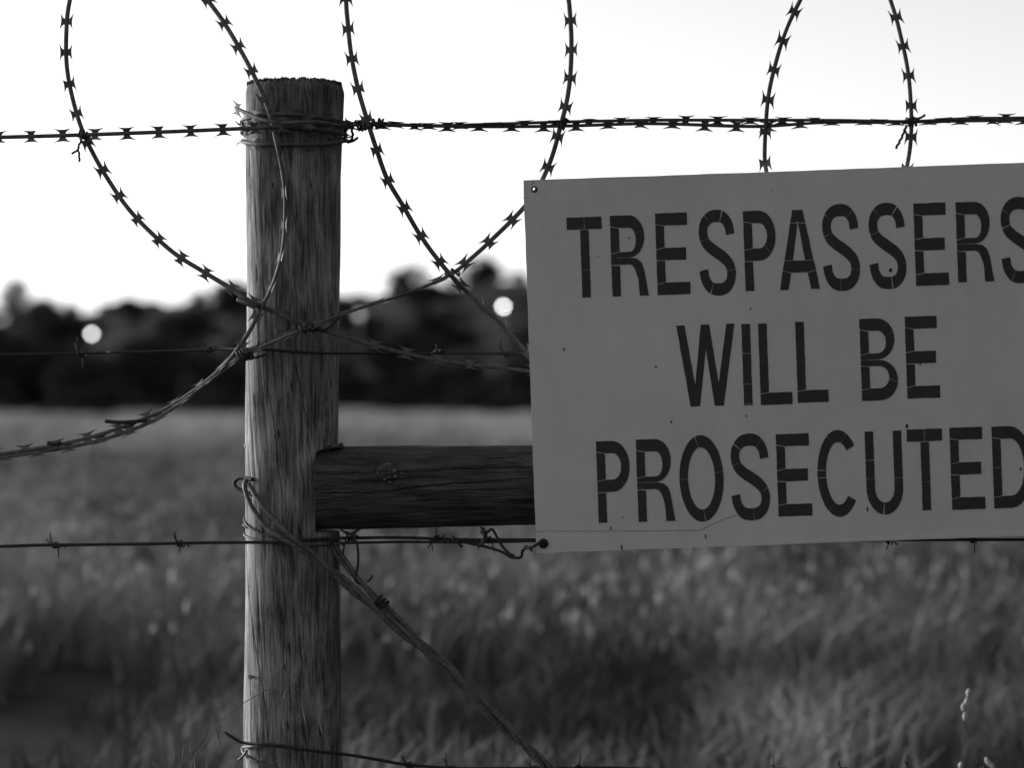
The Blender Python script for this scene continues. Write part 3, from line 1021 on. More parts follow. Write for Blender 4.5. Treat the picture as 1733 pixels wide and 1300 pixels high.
# turns of tape lashed round the post
wr = []
for th_, py, rl in [(-95, 236, 0), (-70, 243, 0), (-35, 251, 5), (0, 253, 8), (40, 250, 5), (75, 241, 0), (100, 236, 0), (150, 226, 0), (200, 220, 0), (240, 215, 0), (275, 208, 0), (300, 205, 0), (330, 203, 10), (360, 203, 20), (395, 207, 30), (430, 212, 20), (455, 216, 0), (480, 219, 0), (520, 222, 0), (570, 224, 0), (610, 226, 0), (640, 224, 0), (670, 220, -10), (700, 222, -15), (735, 226, -10), (770, 228, 0), (800, 230, 0), (830, 232, 0)]:
    cx, cr = post_cr(py)
    a = R(th_)
    rr = (cr + 5.5) * S
    v = P(cx, py, 0)
    wr.append((866.5 + (v.x + rr * math.sin(a)) / (S * (D - rr * math.cos(a)) / D), 650 - (v.z - CZ) / (S * (D - rr * math.cos(a)) / D), -rr * math.cos(a), rl))
razor('razor_wire_wrap', wr, 'razor wire wound in several turns round the upper part of the post', None, phase=20, seed=21, wid=3.6)
razor('razor_wire_end', [(398, 182, -0.028, 30), (418, 191, -0.050, 20), (445, 202, -0.074, 20), (480, 208, -0.090, 20), (530, 206, -0.094, 10), (583, 213, -0.072, 30), (598, 216, -0.066, 60)],
      'cut razor wire end poking out left of the post top', None, phase=8, seed=22, wid=3.2)


# ------------------------------------------------------------------ barbed wires
def wire_barb(seed):
    """Two turns of wire round the line with two cut ends; line along x."""
    random.seed(seed)
    n = 34
    s = np.linspace(-0.5, 0.5, n)
    a = s * 2 * math.pi * 2.2
    coil = np.stack([s * 0.008, np.cos(a) * 0.0036, np.sin(a) * 0.0036], 1)
    u1 = random.uniform(0.017, 0.024)
    u2 = random.uniform(0.015, 0.022)
    p = np.vstack([coil[0] + np.array([random.uniform(-.006, .002), random.uniform(-.006, .006), u1]), coil, coil[-1] + np.array([random.uniform(-.004, .006), random.uniform(-.006, .006), -u2])])
    r = np.full(len(p), 0.00115)
    r[0] = r[-1] = 0.0007
    V, F = tube_geo(p, r, 6)
    s2 = np.linspace(-0.5, 0.5, 20)
    c2 = np.stack([s2 * 0.008 + 0.004, np.cos(s2 * 9 + 2) * 0.0046, np.sin(s2 * 9 + 2) * 0.0046], 1)
    p2 = np.vstack([c2[0] + np.array([-0.010, 0.0, random.uniform(0.010, 0.018)]), c2, c2[-1] + np.array([0.006, -0.004, -random.uniform(0.002, 0.005)])])
    g2 = tube_geo(p2, 0.0010, 6)
    V, F = join_geo([(V, F), g2])
    return mesh('wire_barb', V, F, M_WIRE, True)


WB = [wire_barb(k) for k in range(5)]


def barbed(ctrl, label, barbs, group, rad=0.0021, seed=1, twist=False):
    random.seed(seed)
    p, s = catmull(pathP(ctrl), 0.008)
    o = thing('barbed_wire', tuple(p[np.argmin(p[:, 2])]), label, 'barbed wire', group)
    jit = np.stack([np.zeros(len(p)), (vnoise(s * 14, s * 0 + seed, 2) - 0.5) * 0.004, (vnoise(s * 11, s * 0 + seed + 4, 3) - 0.5) * 0.003], 1)
    p = p + jit
    V, F = tube_geo(p, rad, 7)
    link('line_wire', mesh('line_wire', V, F, M_WIRE, True), o)
    for i, (bx, flip) in enumerate(barbs):
        j = int(np.argmin(np.abs(866.5 + p[:, 0] / (S * (D + p[:, 1]) / D) - bx)))
        M = Matrix.Translation(Vector(p[j])) @ Matrix.Rotation(R(flip), 4, 'X') @ Matrix.Rotation(random.gauss(0, 0.12), 4, 'Y')
        link('barb', WB[(seed + i) % 5], o, M)
    return o


BG = 'horizontal barbed wires of the fence'
barbed([(-1500, 610, 0.05), (0, 599, 0.05), (200, 596, 0.03), (350, 593, -0.01), (430, 592, -0.066), (500, 596, -0.071), (570, 597, -0.05), (700, 598, 0.0), (890, 598, 0.03), (1500, 600, 0.05), (3200, 600, 0.05)],
       'upper barbed wire passing the post just below the crossing razor loops', [(135, 0), (350, 60), (735, 160), (850, 20), (-80, 0), (-290, 90)], BG, 0.0019, 2)
barbed([(-1500, 945, 0.0), (0, 925, -0.04), (100, 923, -0.045), (300, 920, -0.055), (415, 917, -0.066), (470, 916, -0.078), (520, 914, -0.078), (575, 912, -0.05), (700, 911, -0.03), (900, 913, -0.03), (1400, 915, -0.03), (3200, 915, 0.0)],
       'middle barbed wire crossing the post level with the bottom of the sign', [(92, 0), (303, 15), (590, 120), (730, 185), (826, 5), (-120, 0), (1505, 0), (1640, 0)], BG, 0.0022, 3)
barbed([(380, 1240, -0.05), (392, 1247, -0.05), (412, 1258, -0.052), (455, 1262, -0.078), (520, 1272, -0.076), (580, 1279, -0.05), (640, 1288, -0.03), (690, 1296, -0.02), (780, 1301, -0.02), (950, 1299.5, -0.02), (1300, 1305, -0.02), (1733, 1306, -0.02), (3200, 1310, 0.0)],
       'lowest barbed wire leaving the post along the bottom edge of the photo', [(690, 10), (762, 0), (900, 0), (975, 170), (1320, 0), (1424, 20), (1538, 0), (1660, 0)], BG, 0.0022, 4)


# ------------------------------------------------------------------ plain wires and ties
def wires(name, strands, label, cat, mat, group=None, part='strand'):
    geos = []
    low = None
    for ctrl, rad in strands:
        p, _ = catmull(pathP(ctrl), 0.003)
        geos.append(tube_geo(p, rad, 7))
        m_ = p[np.argmin(p[:, 2])]
        if low is None or m_[2] < low[2]:
            low = m_
    if len(geos) == 1:
        return tag(link(name, mesh(name, geos[0][0], geos[0][1], mat, True)), label, cat, group)
    o = thing(name, tuple(low), label, cat, group)
    for V, F in geos:
        link(part, mesh(part, V, F, mat, True), o)
    return o


def coil_on(a, b, turns, r, rad, tails=()):
    p, _ = catmull(pathP([a, ((a[0] + b[0]) / 2, (a[1] + b[1]) / 2, (a[2] + b[2]) / 2), b]), 0.0006)
    h_ = helix(p, turns, r)
    return h_


def tie(label, a, b, turns, r, rad, tails, cat='tie wire', group='tie wires on the fence'):
    """A short lashing: coil from a to b plus tail ends."""
    h_ = coil_on(a, b, turns, r, rad)
    o = thing('tie_wire', tuple(h_[np.argmin(h_[:, 2])]), label, cat, group)
    V, F = tube_geo(h_, rad, 6)
    link('coil', mesh('coil', V, F, M_WIRE, True), o)
    for t_ in tails:
        p, _ = catmull(pathP(t_), 0.002)
        if len(p) > 14:
            p = p + np.stack([np.sin(np.arange(len(p)) * 1.6), np.zeros(len(p)), np.cos(np.arange(len(p)) * 1.6)], 1) * 0.0006
        V, F = tube_geo(p, rad, 6)
        link('tail', mesh('tail', V, F, M_WIRE, True), o)
    return o


tie('twisted tie wire hanging where the left loop meets the top strand', (133, 224, -0.066), (149, 231, -0.066), 3, 0.0052, 0.0016,
    [[(140, 228, -0.072), (136, 240, -0.074), (133, 247, -0.074), (132, 253, -0.074), (134, 262, -0.074), (134, 273, -0.074)], [(133, 253, -0.074), (128, 256, -0.074), (121, 260, -0.074)]])
tie('knotted tie wire with curling tail just right of the post top', (600, 213, -0.078), (650, 208, -0.078), 5, 0.0062, 0.0018,
    [[(583, 238, -0.05), (592, 239, -0.06), (597, 230, -0.066), (596, 217, -0.07), (604, 208, -0.076), (612, 206, -0.08)], [(588, 241, -0.055), (598, 238, -0.06), (606, 232, -0.06)], [(636, 218, -0.082), (644, 210, -0.082), (649, 201, -0.08)], [(612, 222, -0.085), (617, 216, -0.085), (626, 214, -0.09)]])
tie('tie wire with a long straight tail near the narrow arched loop', (1534, 207, -0.066), (1551, 205, -0.066), 3, 0.0055, 0.0018,
    [[(1534, 212, -0.072), (1526, 232, -0.074), (1516, 251, -0.074)], [(1540, 200, -0.07), (1555, 200, -0.07), (1566, 194, -0.07)]])
tie('small tie wire where the tall loop crosses the top strands', (942, 212, -0.074), (958, 211, -0.074), 2.5, 0.0062, 0.0016, [[(950, 204, -0.085), (956, 200, -0.085), (962, 204, -0.08)]])
tie('small tie wire where the loops cross above the dark hills', (755, 469, -0.060), (776, 458, -0.060), 2, 0.0060, 0.0015, [[(765, 470, -0.066), (772, 480, -0.066), (788, 492, -0.062)]])
tie('tie wire binding the two loops in front of the post', (508, 560, -0.092), (532, 548, -0.092), 3, 0.0060, 0.0015, [[(520, 556, -0.10), (545, 560, -0.09), (560, 552, -0.08), (574, 538, -0.06)]])
tie('tie wire binding the loops against the left edge of the post', (404, 606, -0.085), (424, 594, -0.085), 4, 0.0075, 0.0017, [[(424, 596, -0.09), (434, 588, -0.088), (438, 578, -0.08)], [(410, 610, -0.09), (430, 606, -0.085), (450, 600, -0.075)]])
wires('wire_clip', [([(403, 507, -0.070), (418, 512, -0.082), (433, 517, -0.09), (440, 520, -0.092)], 0.0032)], 'thick crimped clip stub beside the post where the loops cross', 'wire clip', M_WIRE)
wires('wire_clip', [([(178, 713, -0.046), (205, 715, -0.052), (235, 713, -0.054), (248, 711, -0.054)], 0.0026)], 'crimped clip stub on the sagging double strand at left', 'wire clip', M_WIRE)
wires('wire_clip', [([(80, 750, -0.050), (92, 752, -0.052), (104, 750, -0.052)], 0.0026)], 'smaller crimped clip near the far left end of the double strand', 'wire clip', M_WIRE)

# sign hanger wire at the lower left corner
wires('sign_hanger_wire', [
    ([(766, 909, -0.040), (772, 914, -0.046), (790, 919, -0.046), (830, 928, -0.046), (852, 936, -0.050), (866, 944, -0.054), (882, 943, -0.06), (884, 932, -0.066), (892, 928, -0.075), (902, 926, -0.088), (915, 918, -0.090), (918, 921, -0.078)], 0.0020),
    ([(818, 918, -0.040), (822, 905, -0.046), (832, 896, -0.046), (838, 904, -0.044), (848, 922, -0.046), (860, 936, -0.05), (870, 941, -0.056)], 0.0019),
    ([(816, 922, -0.046), (820, 905, -0.048), (817, 893, -0.046)], 0.0022), ([(808, 928, -0.042), (822, 914, -0.05), (823, 899, -0.046)], 0.0016),
    ([(766, 912, -0.050), (776, 920, -0.052), (782, 926, -0.050)], 0.0020), ([(884, 936, -0.062), (890, 925, -0.066), (900, 932, -0.084)], 0.0017)],
      'bent dark wire lashing the lower left sign corner to the barbed wire', 'hanger wire', M_WIRE)
wires('slack_tie_wire', [([(585, 900, -0.045), (598, 908, -0.052), (605, 925, -0.055), (606, 955, -0.056), (601, 982, -0.058), (612, 990, -0.062), (628, 998, -0.056), (636, 1012, -0.048), (640, 1024, -0.056)], 0.0016), ([(577, 897, -0.04), (592, 904, -0.05), (612, 894, -0.045)], 0.0016), ([(588, 905, -0.05), (584, 918, -0.05), (580, 938, -0.045)], 0.0012)],
      'slack loop of tie wire hanging below the rail beside the post', 'tie wire', M_WIRE)
barbed([(575, 919, -0.05), (700, 918.5, -0.034), (800, 917, -0.034), (905, 917, -0.036), (1100, 919, -0.035)], 'short doubled wire running just under the rail to the sign corner', [], None, 0.0018, 6)

# twisted brace running from the staple across the post down to the right
def brace():
    o = thing('brace_wire', tuple(P(1370, 1772, -0.1)), 'thick twisted brace wire slanting from the post down to the right', 'brace wire')
    main = [(540, 948, -0.088), (600, 1000, -0.085), (660, 1052, -0.088), (720, 1104, -0.09), (760, 1138, -0.09), (800, 1178, -0.092), (850, 1226, -0.094), (925, 1299, -0.096), (1100, 1480, -0.1), (1370, 1772, -0.1)]
    st_ = [[(418, 812, -0.040), (414, 822, -0.044), (420, 845, -0.052), (432, 868, -0.062), (452, 893, -0.074), (490, 918, -0.088)], [(421, 820, -0.046), (436, 845, -0.064), (462, 876, -0.078), (500, 915, -0.092)]]
    for k, pre in enumerate(st_):
        p, s = catmull(pathP(pre + main), 0.003)
        env = np.clip((p[:, 0] - P(505, 0).x) / 0.05, 0, 1) * 0.0035
        t, n, b = transport(p)
        a = s * 38 + k * math.pi
        p = p + n * (np.cos(a) * env)[:, None] + b * (np.sin(a) * env)[:, None]
        V, F = tube_geo(p, 0.0033, 8)
        link('strand', mesh('strand', V, F, M_BRACE, True), o)
    up = [(560, 918, -0.03), (576, 942, -0.040), (610, 985, -0.056), (645, 1022, -0.07), (700, 1076, -0.08), (745, 1118, -0.087)]
    for k in range(2):
        p, s = catmull(pathP(up + [(q[0], q[1], q[2] - 0.002) for q in main[5:]]), 0.003)
        t, n, b = transport(p)
        env = np.interp(p[:, 0], [P(576, 0).x, P(650, 0).x, P(720, 0).x, P(790, 0).x], [0.0028, 0.0028, 0.0034, 0.0058])
        a = s * (30 if k else 30) + k * math.pi + 0.8
        p = p + n * (np.cos(a) * env)[:, None] + b * (np.sin(a) * env)[:, None]
        V, F = tube_geo(p, 0.0030, 8)
        link('strand', mesh('strand', V, F, M_BRACE, True), o)
    hp, _ = catmull(pathP([(638, 1014, -0.067), (645, 1021, -0.069), (652, 1028, -0.072)]), 0.0006)
    V, F = tube_geo(helix(hp, 2.6, 0.0080), 0.0017, 6)
    link('lashing', mesh('lashing', V, F, M_WIRE, True), o)
    p, _ = catmull(pathP([(622, 985, -0.07), (628, 980, -0.075), (630, 974, -0.075)]), 0.002)
    link('lashing', mesh('lashing', *tube_geo(p, 0.0014, 6), M_WIRE, True), o)


brace()
# thin binding wires round the post
def post_ring(py_pts, rad, label, extra=()):
    pts = []
    for th_, py in py_pts:
        cx, cr = post_cr(py)
        a = R(th_)
        rr = (cr + 2.5) * S
        v = P(cx, py, 0)
        pts.append((v.x + rr * math.sin(a), -rr * math.cos(a), v.z))
    p, _ = catmull(pts, 0.003)
    geos = [tube_geo(p, rad, 6)]
    for e in extra:
        q, _ = catmull(pathP(e), 0.003)
        geos.append(tube_geo(q, rad * 0.9, 6))
    V, F = join_geo(geos)
    return tag(link('binding_wire', mesh('binding_wire', V, F, M_BRACE, True)), label, 'binding wire', 'thin wires bound round the post')


post_ring([(-115, 868), (-85, 878), (-55, 891), (-20, 904), (20, 909), (60, 912), (95, 913)], 0.0014, 'upper thin wire bound round the post beside the brace', [[(411, 888, -0.02), (418, 894, -0.03)]])
post_ring([(-115, 900), (-85, 904), (-55, 908), (-20, 913), (20, 919), (60, 919), (95, 918)], 0.0014, 'lower thin wire bound round the post beside the brace')
post_ring([(-110, 1262), (-85, 1268), (-55, 1275), (-30, 1283), (0, 1292), (40, 1301), (90, 1310), (120, 1312)], 0.0022, 'dark wire bound round the foot of the post near the photo bottom', [[(404, 1287, -0.03), (411, 1281, -0.036), (418, 1272, -0.044)], [(412, 1266, -0.03), (432, 1264, -0.066), (458, 1263, -0.074), (463, 1256, -0.074)]])


# ------------------------------------------------------------------ wild oats by the fence
def spikelet_geo(p, d_, ln, w):
    d_ = unit(np.array(d_, float))
    pts = np.array([np.array(p) + d_ * ln * t for t in (0, 0.15, 0.45, 0.8, 1.0)])
    return tube_geo(pts, np.array([0.15, 0.7, 1, 0.5, 0.05]) * w, 6)


def oat(ctrl, seeds, label, rad=0.0009, mat=M_STRAW, smat=M_STRAW, sw=0.0016, group=None):
    p, _ = catmull(pathP(ctrl), 0.006)
    o = thing('wild_oat_stalk', tuple(p[0]), label, 'grass stalk', group)
    V, F = tube_geo(p, np.linspace(rad * 1.6, rad * 0.5, len(p)), 6)
    link('stem', mesh('stem', V, F, mat, True), o)
    for (ax, ay), (bx, by), y in seeds:
        a, b = np.array(P(ax, ay, y)), np.array(P(bx, by, y))
        V, F = spikelet_geo(a, b - a, float(np.linalg.norm(b - a)), sw)
        link('spikelet', mesh('spikelet', V, F, smat, True), o)


oat([(262, 1768, -0.06), (290, 1480, -0.08), (322, 1305, -0.10), (345, 1262, -0.10), (380, 1215, -0.10), (420, 1186, -0.10), (455, 1167, -0.10), (485, 1161, -0.10), (510, 1170, -0.10), (530, 1186, -0.10), (548, 1215, -0.10)],
    [((510, 1190), (520, 1232), -0.105), ((480, 1216), (483, 1246), -0.105), ((540, 1215), (548, 1250), -0.105), ((365, 1233), (374, 1266), -0.1), ((486, 1166), (478, 1188), -0.1)], 'long dry grass stalk arching across the foot of the post')
oat([(215, 1768, -0.02), (260, 1450, -0.04), (300, 1310, -0.05), (335, 1262, -0.05), (352, 1228, -0.05), (358, 1224, -0.05), (372, 1240, -0.05)], [((312, 1262), (309, 1288), -0.05), ((297, 1272), (294, 1290), -0.05), ((330, 1282), (331, 1310), -0.05), ((258, 1290), (272, 1306), -0.05), ((350, 1290), (352, 1312), -0.05)],
    'thin drooping grass stalk with seed heads left of the post foot', 0.0007)
oat([(180, 1768, -0.02), (215, 1450, -0.03), (240, 1300, -0.04), (262, 1280, -0.04), (290, 1266, -0.04), (318, 1261, -0.04), (330, 1272, -0.04)], [((238, 1298), (232, 1316), -0.04), ((244, 1294), (240, 1312), -0.04), ((322, 1264), (326, 1284), -0.04)],
    'low bent grass stalk at the bottom left of the post', 0.0006)
oat([(1620, 1900, 0.32), (1628, 1500, 0.32), (1630, 1300, 0.32), (1631, 1215, 0.32), (1638, 1168, 0.32)], [((1640, 1166), (1637, 1184), 0.32), ((1638, 1180), (1633, 1198), 0.325), ((1631, 1190), (1629, 1206), 0.315), ((1634, 1206), (1631, 1222), 0.32), ((1627, 1290), (1624, 1306), 0.32)],
    'pale upright seed stalk standing behind the fence at lower right', 0.0006, M_STRAW, M_SEED, 0.0036)
oat([(1700, 1900, 0.4), (1692, 1500, 0.4), (1684, 1310, 0.4), (1668, 1284, 0.4)], [((1668, 1282), (1676, 1300), 0.4), ((1674, 1290), (1684, 1306), 0.4)], 'short pale seed stalk in the bottom right corner', 0.0006, M_STRAW, M_SEED, 0.0040)


# ------------------------------------------------------------------ the field of grass
def blades(n, y0, y1, half, h0, h1, w0, w1, seed, seedheads=0.0, power=1.0):
    r = np.random.default_rng(seed)
    u = r.random(n * 3)
    y = (y0 ** power + (y1 ** power - y0 ** power) * u) ** (1 / power)
    x = (r.random(n * 3) * 2 - 1) * ((y + D) * half + 0.8)
    dens = 0.45 * vnoise(x / 0.7 + 90, y / 1.4 + 90, 1) + 0.55 * vnoise(x / 0.22 + 90, y / 0.5 + 90, 2)
    keep = (dens + 0.25 * (r.random(n * 3) - 0.5) > 0.50) & (y < 54 + 22 * vnoise(x / 3.5 + 40, x * 0 + 7, 5) + 2 * r.random(n * 3))
    x, y, dens = x[keep][:n], y[keep][:n], dens[keep][:n]
    n = len(x)
    patch = 0.5 * vnoise(x / 2.3 + 20, y / 3.0 + 20, 3) + 0.5 * vnoise(x / 0.35 + 20, y / 0.8 + 20, 4)
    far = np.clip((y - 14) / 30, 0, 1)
    h = (h0 + (h1 - h0) * r.random(n)) * (0.65 + 0.7 * patch)
    w = w0 + (w1 - w0) * r.random(n)
    fa = r.random(n) * math.pi
    la = r.random(n) * 2 * math.pi
    lean = h * r.random(n) * 1.3
    dx, dy = np.cos(fa) * w / 2, np.sin(fa) * w / 2
    lx, ly = np.cos(la) * lean, np.sin(la) * lean
    z0 = np.zeros(n)
    V = np.stack([np.stack([x - dx, y - dy, z0], 1), np.stack([x + dx, y + dy, z0], 1),
                  np.stack([x - dx * 0.8 + lx * 0.3, y - dy * 0.8 + ly * 0.3, h * 0.58], 1), np.stack([x + dx * 0.8 + lx * 0.3, y + dy * 0.8 + ly * 0.3, h * 0.58], 1),
                  np.stack([x + lx, y + ly, h * 0.97], 1)], 1).reshape(-1, 3)
    i = np.arange(n)[:, None] * 5
    T = np.concatenate([i + np.array([0, 1, 3]), i + np.array([0, 3, 2]), i + np.array([2, 3, 4])], 0)
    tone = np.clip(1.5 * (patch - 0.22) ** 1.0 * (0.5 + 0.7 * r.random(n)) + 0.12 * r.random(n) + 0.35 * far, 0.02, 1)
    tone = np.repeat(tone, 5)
    if seedheads:
        m = r.random(n) < seedheads
        q = np.where(m)[0]
        c = np.stack([x[q] + lx[q], y[q] + ly[q], h[q] * 1.0], 1)
        L = (0.012 + 0.028 * r.random(len(q)))[:, None]
        W = (0.003 + 0.006 * r.random(len(q)))[:, None]
        ex, ey, ez = np.array([1, 0, 0.]), np.array([0, 1, 0.]), np.array([0, 0, 1.])
        S6 = np.stack([c + ez * L, c - ez * L, c + ex * W, c - ex * W, c + ey * W, c - ey * W], 1).reshape(-1, 3)
        b = len(V) + np.arange(len(q))[:, None] * 6
        tri = [(0, 2, 4), (0, 4, 3), (0, 3, 5), (0, 5, 2), (1, 4, 2), (1, 3, 4), (1, 5, 3), (1, 2, 5)]
        T = np.concatenate([T] + [b + np.array(t) for t in tri], 0)
        V = np.vstack([V, S6])
        tone = np.r_[tone, np.repeat(np.clip(0.5 + 0.6 * r.random(len(q)), 0, 1), 6)]
    return V, T, tone


parts = [blades(34000, 0.01, 3.8, 0.75, 0.06, 0.17, 0.004, 0.010, 1, 0.0),
         blades(110000, 3.4, 12.0, 0.46, 0.12, 0.30, 0.006, 0.016, 2, 0.05, 1.6),
         blades(80000, 11.0, 34.0, 0.38, 0.14, 0.32, 0.014, 0.036, 3, 0.03, 1.7),
         blades(90000, 32.0, 76.0, 0.36, 0.07, 0.26, 0.030, 0.070, 4, 0.0, 1.8)]
V = np.vstack([p_[0] for p_ in parts])
off = np.cumsum([0] + [len(p_[0]) for p_ in parts])
T = np.vstack([p_[1] + o for p_, o in zip(parts, off)])
tone = np.concatenate([p_[2] for p_ in parts])


def fast_tris(name, V, T, mat, tone):
    me = bpy.data.meshes.new(name)
    me.vertices.add(len(V))
    me.vertices.foreach_set('co', V.astype(np.float32).ravel())
    me.loops.add(len(T) * 3)
    me.loops.foreach_set('vertex_index', T.astype(np.int32).ravel())
    me.polygons.add(len(T))
    me.polygons.foreach_set('loop_start', (np.arange(len(T)) * 3).astype(np.int32))
    me.polygons.foreach_set('loop_total', np.full(len(T), 3, np.int32))
    me.update(calc_edges=True)
    at = me.attributes.new('tone', 'FLOAT', 'POINT')
    at.data.foreach_set('value', tone.astype(np.float32))
    me.materials.append(mat)
    return me


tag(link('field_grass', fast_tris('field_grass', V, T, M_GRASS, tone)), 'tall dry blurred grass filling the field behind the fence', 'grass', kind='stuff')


# ------------------------------------------------------------------ trees on the hillside
def tree_meshes(k):
    r = np.random.default_rng(100 + k)
    tall = (1.0, 0.8, 1.25, 0.7, 1.0)[k]
    nc = (9, 7, 10, 8, 12)[k]
    cl = []
    for i in range(nc):
        a = r.random() * 2 * math.pi
        q = r.random() ** 0.6 * 0.42
        cl.append((q * math.cos(a), q * math.sin(a), (0.14 + 0.62 * r.random()) * tall, 0.16 + 0.14 * r.random()))
    cl.append((0, 0, 0.78 * tall, 0.22))
    V, T, tone = [], [], []
    for (cx, cy, cz, cr) in cl:
        n = int(2600 * cr)
        d_ = unit(r.normal(size=(n, 3)))
        rad = cr * (0.55 + 0.55 * r.random(n) ** 0.5)
        c = np.array([cx, cy, cz]) + d_ * rad[:, None] * np.array([1, 1, 0.8])
        a1, a2 = unit(r.normal(size=(n, 3))), unit(r.normal(size=(n, 3)))
        s_ = (0.016 + 0.018 * r.random(n))[:, None]
        q = np.stack([c - a1 * s_, c + a2 * s_ * 0.7, c + a1 * s_, c - a2 * s_ * 0.7], 1).reshape(-1, 3)
        b = sum(len(x) for x in V) + np.arange(n)[:, None] * 4
        V.append(q)
        T += [b + np.array([0, 1, 2]), b + np.array([0, 2, 3])]
        tone.append(np.repeat(np.clip(0.2 + 0.8 * r.random(n) * r.random(), 0, 1), 4))
    crown = fast_tris('crown', np.vstack(V), np.vstack(T), M_LEAF, np.concatenate(tone))
    geos = [tube_geo(np.array([[0, 0, -0.08], [0.01, 0, 0.15], [0.02, 0.01, 0.4 * tall], [0.0, 0.0, 0.7 * tall]]), [0.045, 0.032, 0.022, 0.008], 7)]
    for (cx, cy, cz, cr) in cl[:6]:
        geos.append(tube_geo(np.array([[0.01, 0, 0.18 * tall], [cx * 0.5, cy * 0.5, cz * 0.7], [cx, cy, cz]]), [0.02, 0.012, 0.004], 5))
    V2, F2 = join_geo(geos)
    return crown, mesh('trunk', V2, F2, M_BARK, True)


TM = [tree_meshes(k) for k in range(5)]


def tree(x, y, size, k, label, group, rot, width=1.0, name='hill_tree'):
    z = float(hill_h(x, y)) if y > 70 else 0.0
    z = max(z, 0.0)
    o = bpy.data.objects.new(name, None)
    COL.objects.link(o)
    o.location = (x, y, z - 0.02)
    o.rotation_euler = (0, 0, rot)
    o.scale = (size * width, size * width, size)
    tag(o, label, 'tree', group)
    for nm, me in zip(('crown', 'trunk'), TM[k]):
        c = bpy.data.objects.new(nm, me)
        COL.objects.link(c)
        c.parent = o


r = np.random.default_rng(5)
def LBL(y):
    return ('dark blurred bush at the foot of the hill along the field edge' if y < 86 else
            'dark blurred bush on the middle slope of the hill' if y < 158 else 'small blurred bush along the skyline of the hill')


def GRPS(y):
    return 'bushes along the field edge' if y < 86 else 'bushes on the middle slope' if y < 158 else 'bushes along the skyline'


def bx(px, y):
    return (px - 866.5) * S * (D + y) / D


special = [(150, 62, 1.9, 0, 1.3, 'dark rounded bush standing forward at the field edge on the left'), (60, 80, 2.4, 3, 1.4, 'low dark bush at the far left edge of the field'),
           (830, 166, 1.6, 3, 1.7, 'tallest tree crown on the skyline just left of the sign'), (20, 215, 5.6, 2, 0.5, 'lone tall tree rising above the skyline at far left')]
for px, y, sz, k, wd, lb in special:
    tree(bx(px, y), y, sz, k, lb, None, r.random() * 6, wd)
rows = [(70, 7, 0.9, 1.7, -60, 1000), (75, 9, 1.5, 2.3, -60, 1000), (80, 9, 1.7, 2.6, -100, 1100), (95, 6, 1.7, 2.5, -100, 1200), (112, 7, 1.8, 2.7, -100, 1300), (130, 8, 1.9, 2.8, -100, 1500), (148, 12, 1.4, 2.2, -150, 1700), (165, 46, 0.6, 1.4, -150, 1850), (174, 30, 0.7, 1.4, -200, 1900)]
for y, n, s0, s1, a, b in rows:
    for i in range(n):
        px = a + (b - a) * (i + 0.5 + r.uniform(-0.42, 0.42)) / n
        yy = y + r.uniform(-4, 4) if y > 78 else y + r.uniform(-4, 2)
        tree(bx(px, yy), yy, s0 + (s1 - s0) * r.random(), int(r.integers(0, 5)), LBL(yy), GRPS(yy), r.random() * 6, 1.1 + 0.5 * r.random())

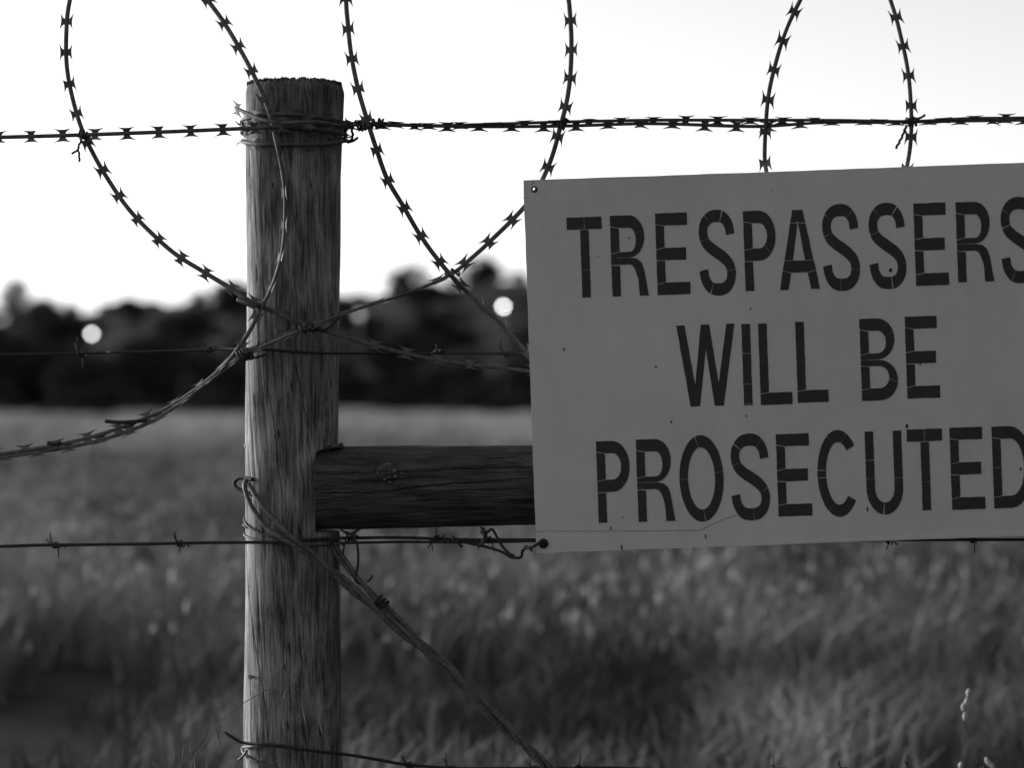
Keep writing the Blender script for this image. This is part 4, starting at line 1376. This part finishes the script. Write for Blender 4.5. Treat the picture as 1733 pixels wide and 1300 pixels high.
for y, n, a, b in [(76, 5, -900, -120), (112, 5, -1000, -140), (150, 7, -1000, -180), (170, 9, -1000, -200)]:
    for i in range(n):
        px = a + (b - a) * (i + 0.5 + r.uniform(-0.4, 0.4)) / n
        yy = y + r.uniform(-1, 4)
        tree(bx(px, yy), yy, 1.5 + r.random(), int(r.integers(0, 5)), LBL(yy), GRPS(yy), r.random() * 6, 1.2 + 0.4 * r.random())
for px, yy, sz in [(20, 61, 0.8), (105, 57, 0.8), (175, 54, 0.9), (235, 63, 0.7), (300, 60, 0.55), (372, 57, 0.8), (430, 60, 0.7), (600, 64, 0.6), (668, 60, 0.8), (722, 63, 0.55), (790, 58, 0.75), (850, 55, 0.8), (905, 60, 0.8)]:
    tree(bx(px, yy), yy, sz, int(r.integers(0, 5)), LBL(yy), GRPS(yy), r.random() * 6, 1.6 + 0.6 * r.random())
# tall trees added out of view, right and behind, to shade the fence
for i, (az, dist, sz) in enumerate([(34, 18, 9.0), (50, 15, 9.0), (68, 13, 9.0), (88, 12, 9.5), (110, 12, 9.5), (133, 11.5, 9.0), (156, 12, 9.5)]):
    a = R(az)
    tree(dist * math.sin(a), -D + dist * math.cos(a), sz, i % 5, 'tall dense tree added out of view behind and right of the camera to shade the fence', 'unseen trees added for shade', i * 1.3, 0.95, 'added_shade_tree')

# ------------------------------------------------------------------ lit lamps far away on the hill
def lamp(px, py, y, emit, rad, label):
    p = P(px, py, y)
    zg = max(0.0, float(hill_h(p.x, y)))
    o = thing('street_lamp', (p.x, y, zg), label, 'street lamp')
    m, nt, bs = mat_new('lit_lamp_glass')
    bs.inputs['Base Color'].default_value = (0.8, 0.8, 0.8, 1)
    bs.inputs['Emission Color'].default_value = (1, 1, 1, 1)
    bs.inputs['Emission Strength'].default_value = emit
    bm = bmesh.new()
    bmesh.ops.create_uvsphere(bm, u_segments=16, v_segments=10, radius=rad)
    bmesh.ops.translate(bm, vec=p, verts=bm.verts)
    me = bpy.data.meshes.new('lamp_globe')
    bm.to_mesh(me)
    bm.free()
    me.materials.append(m)
    link('lamp_globe', me, o)
    q = np.array([[p.x, y + rad + 0.05, zg - 0.3], [p.x, y + rad + 0.05, p.z + rad], [p.x, y + rad * 0.5, p.z + rad + 0.12], [p.x, y - rad * 0.4, p.z + rad + 0.05]])
    V, F = tube_geo(q, [0.06, 0.045, 0.04, 0.05], 8)
    link('pole', mesh('pole', V, F, M_NAIL, True), o)


lamp(155, 565, 66.0, 7.5, 0.052, 'glowing lamp blurred to a bright oval before the trees at far left')
lamp(852, 519, 66.0, 9.8, 0.052, 'brightest glowing lamp blurred to a round disc beside the sign')
lamp(608, 533, 71.5, 0.22, 0.12, 'faint lamp glow among the trees just right of the post')
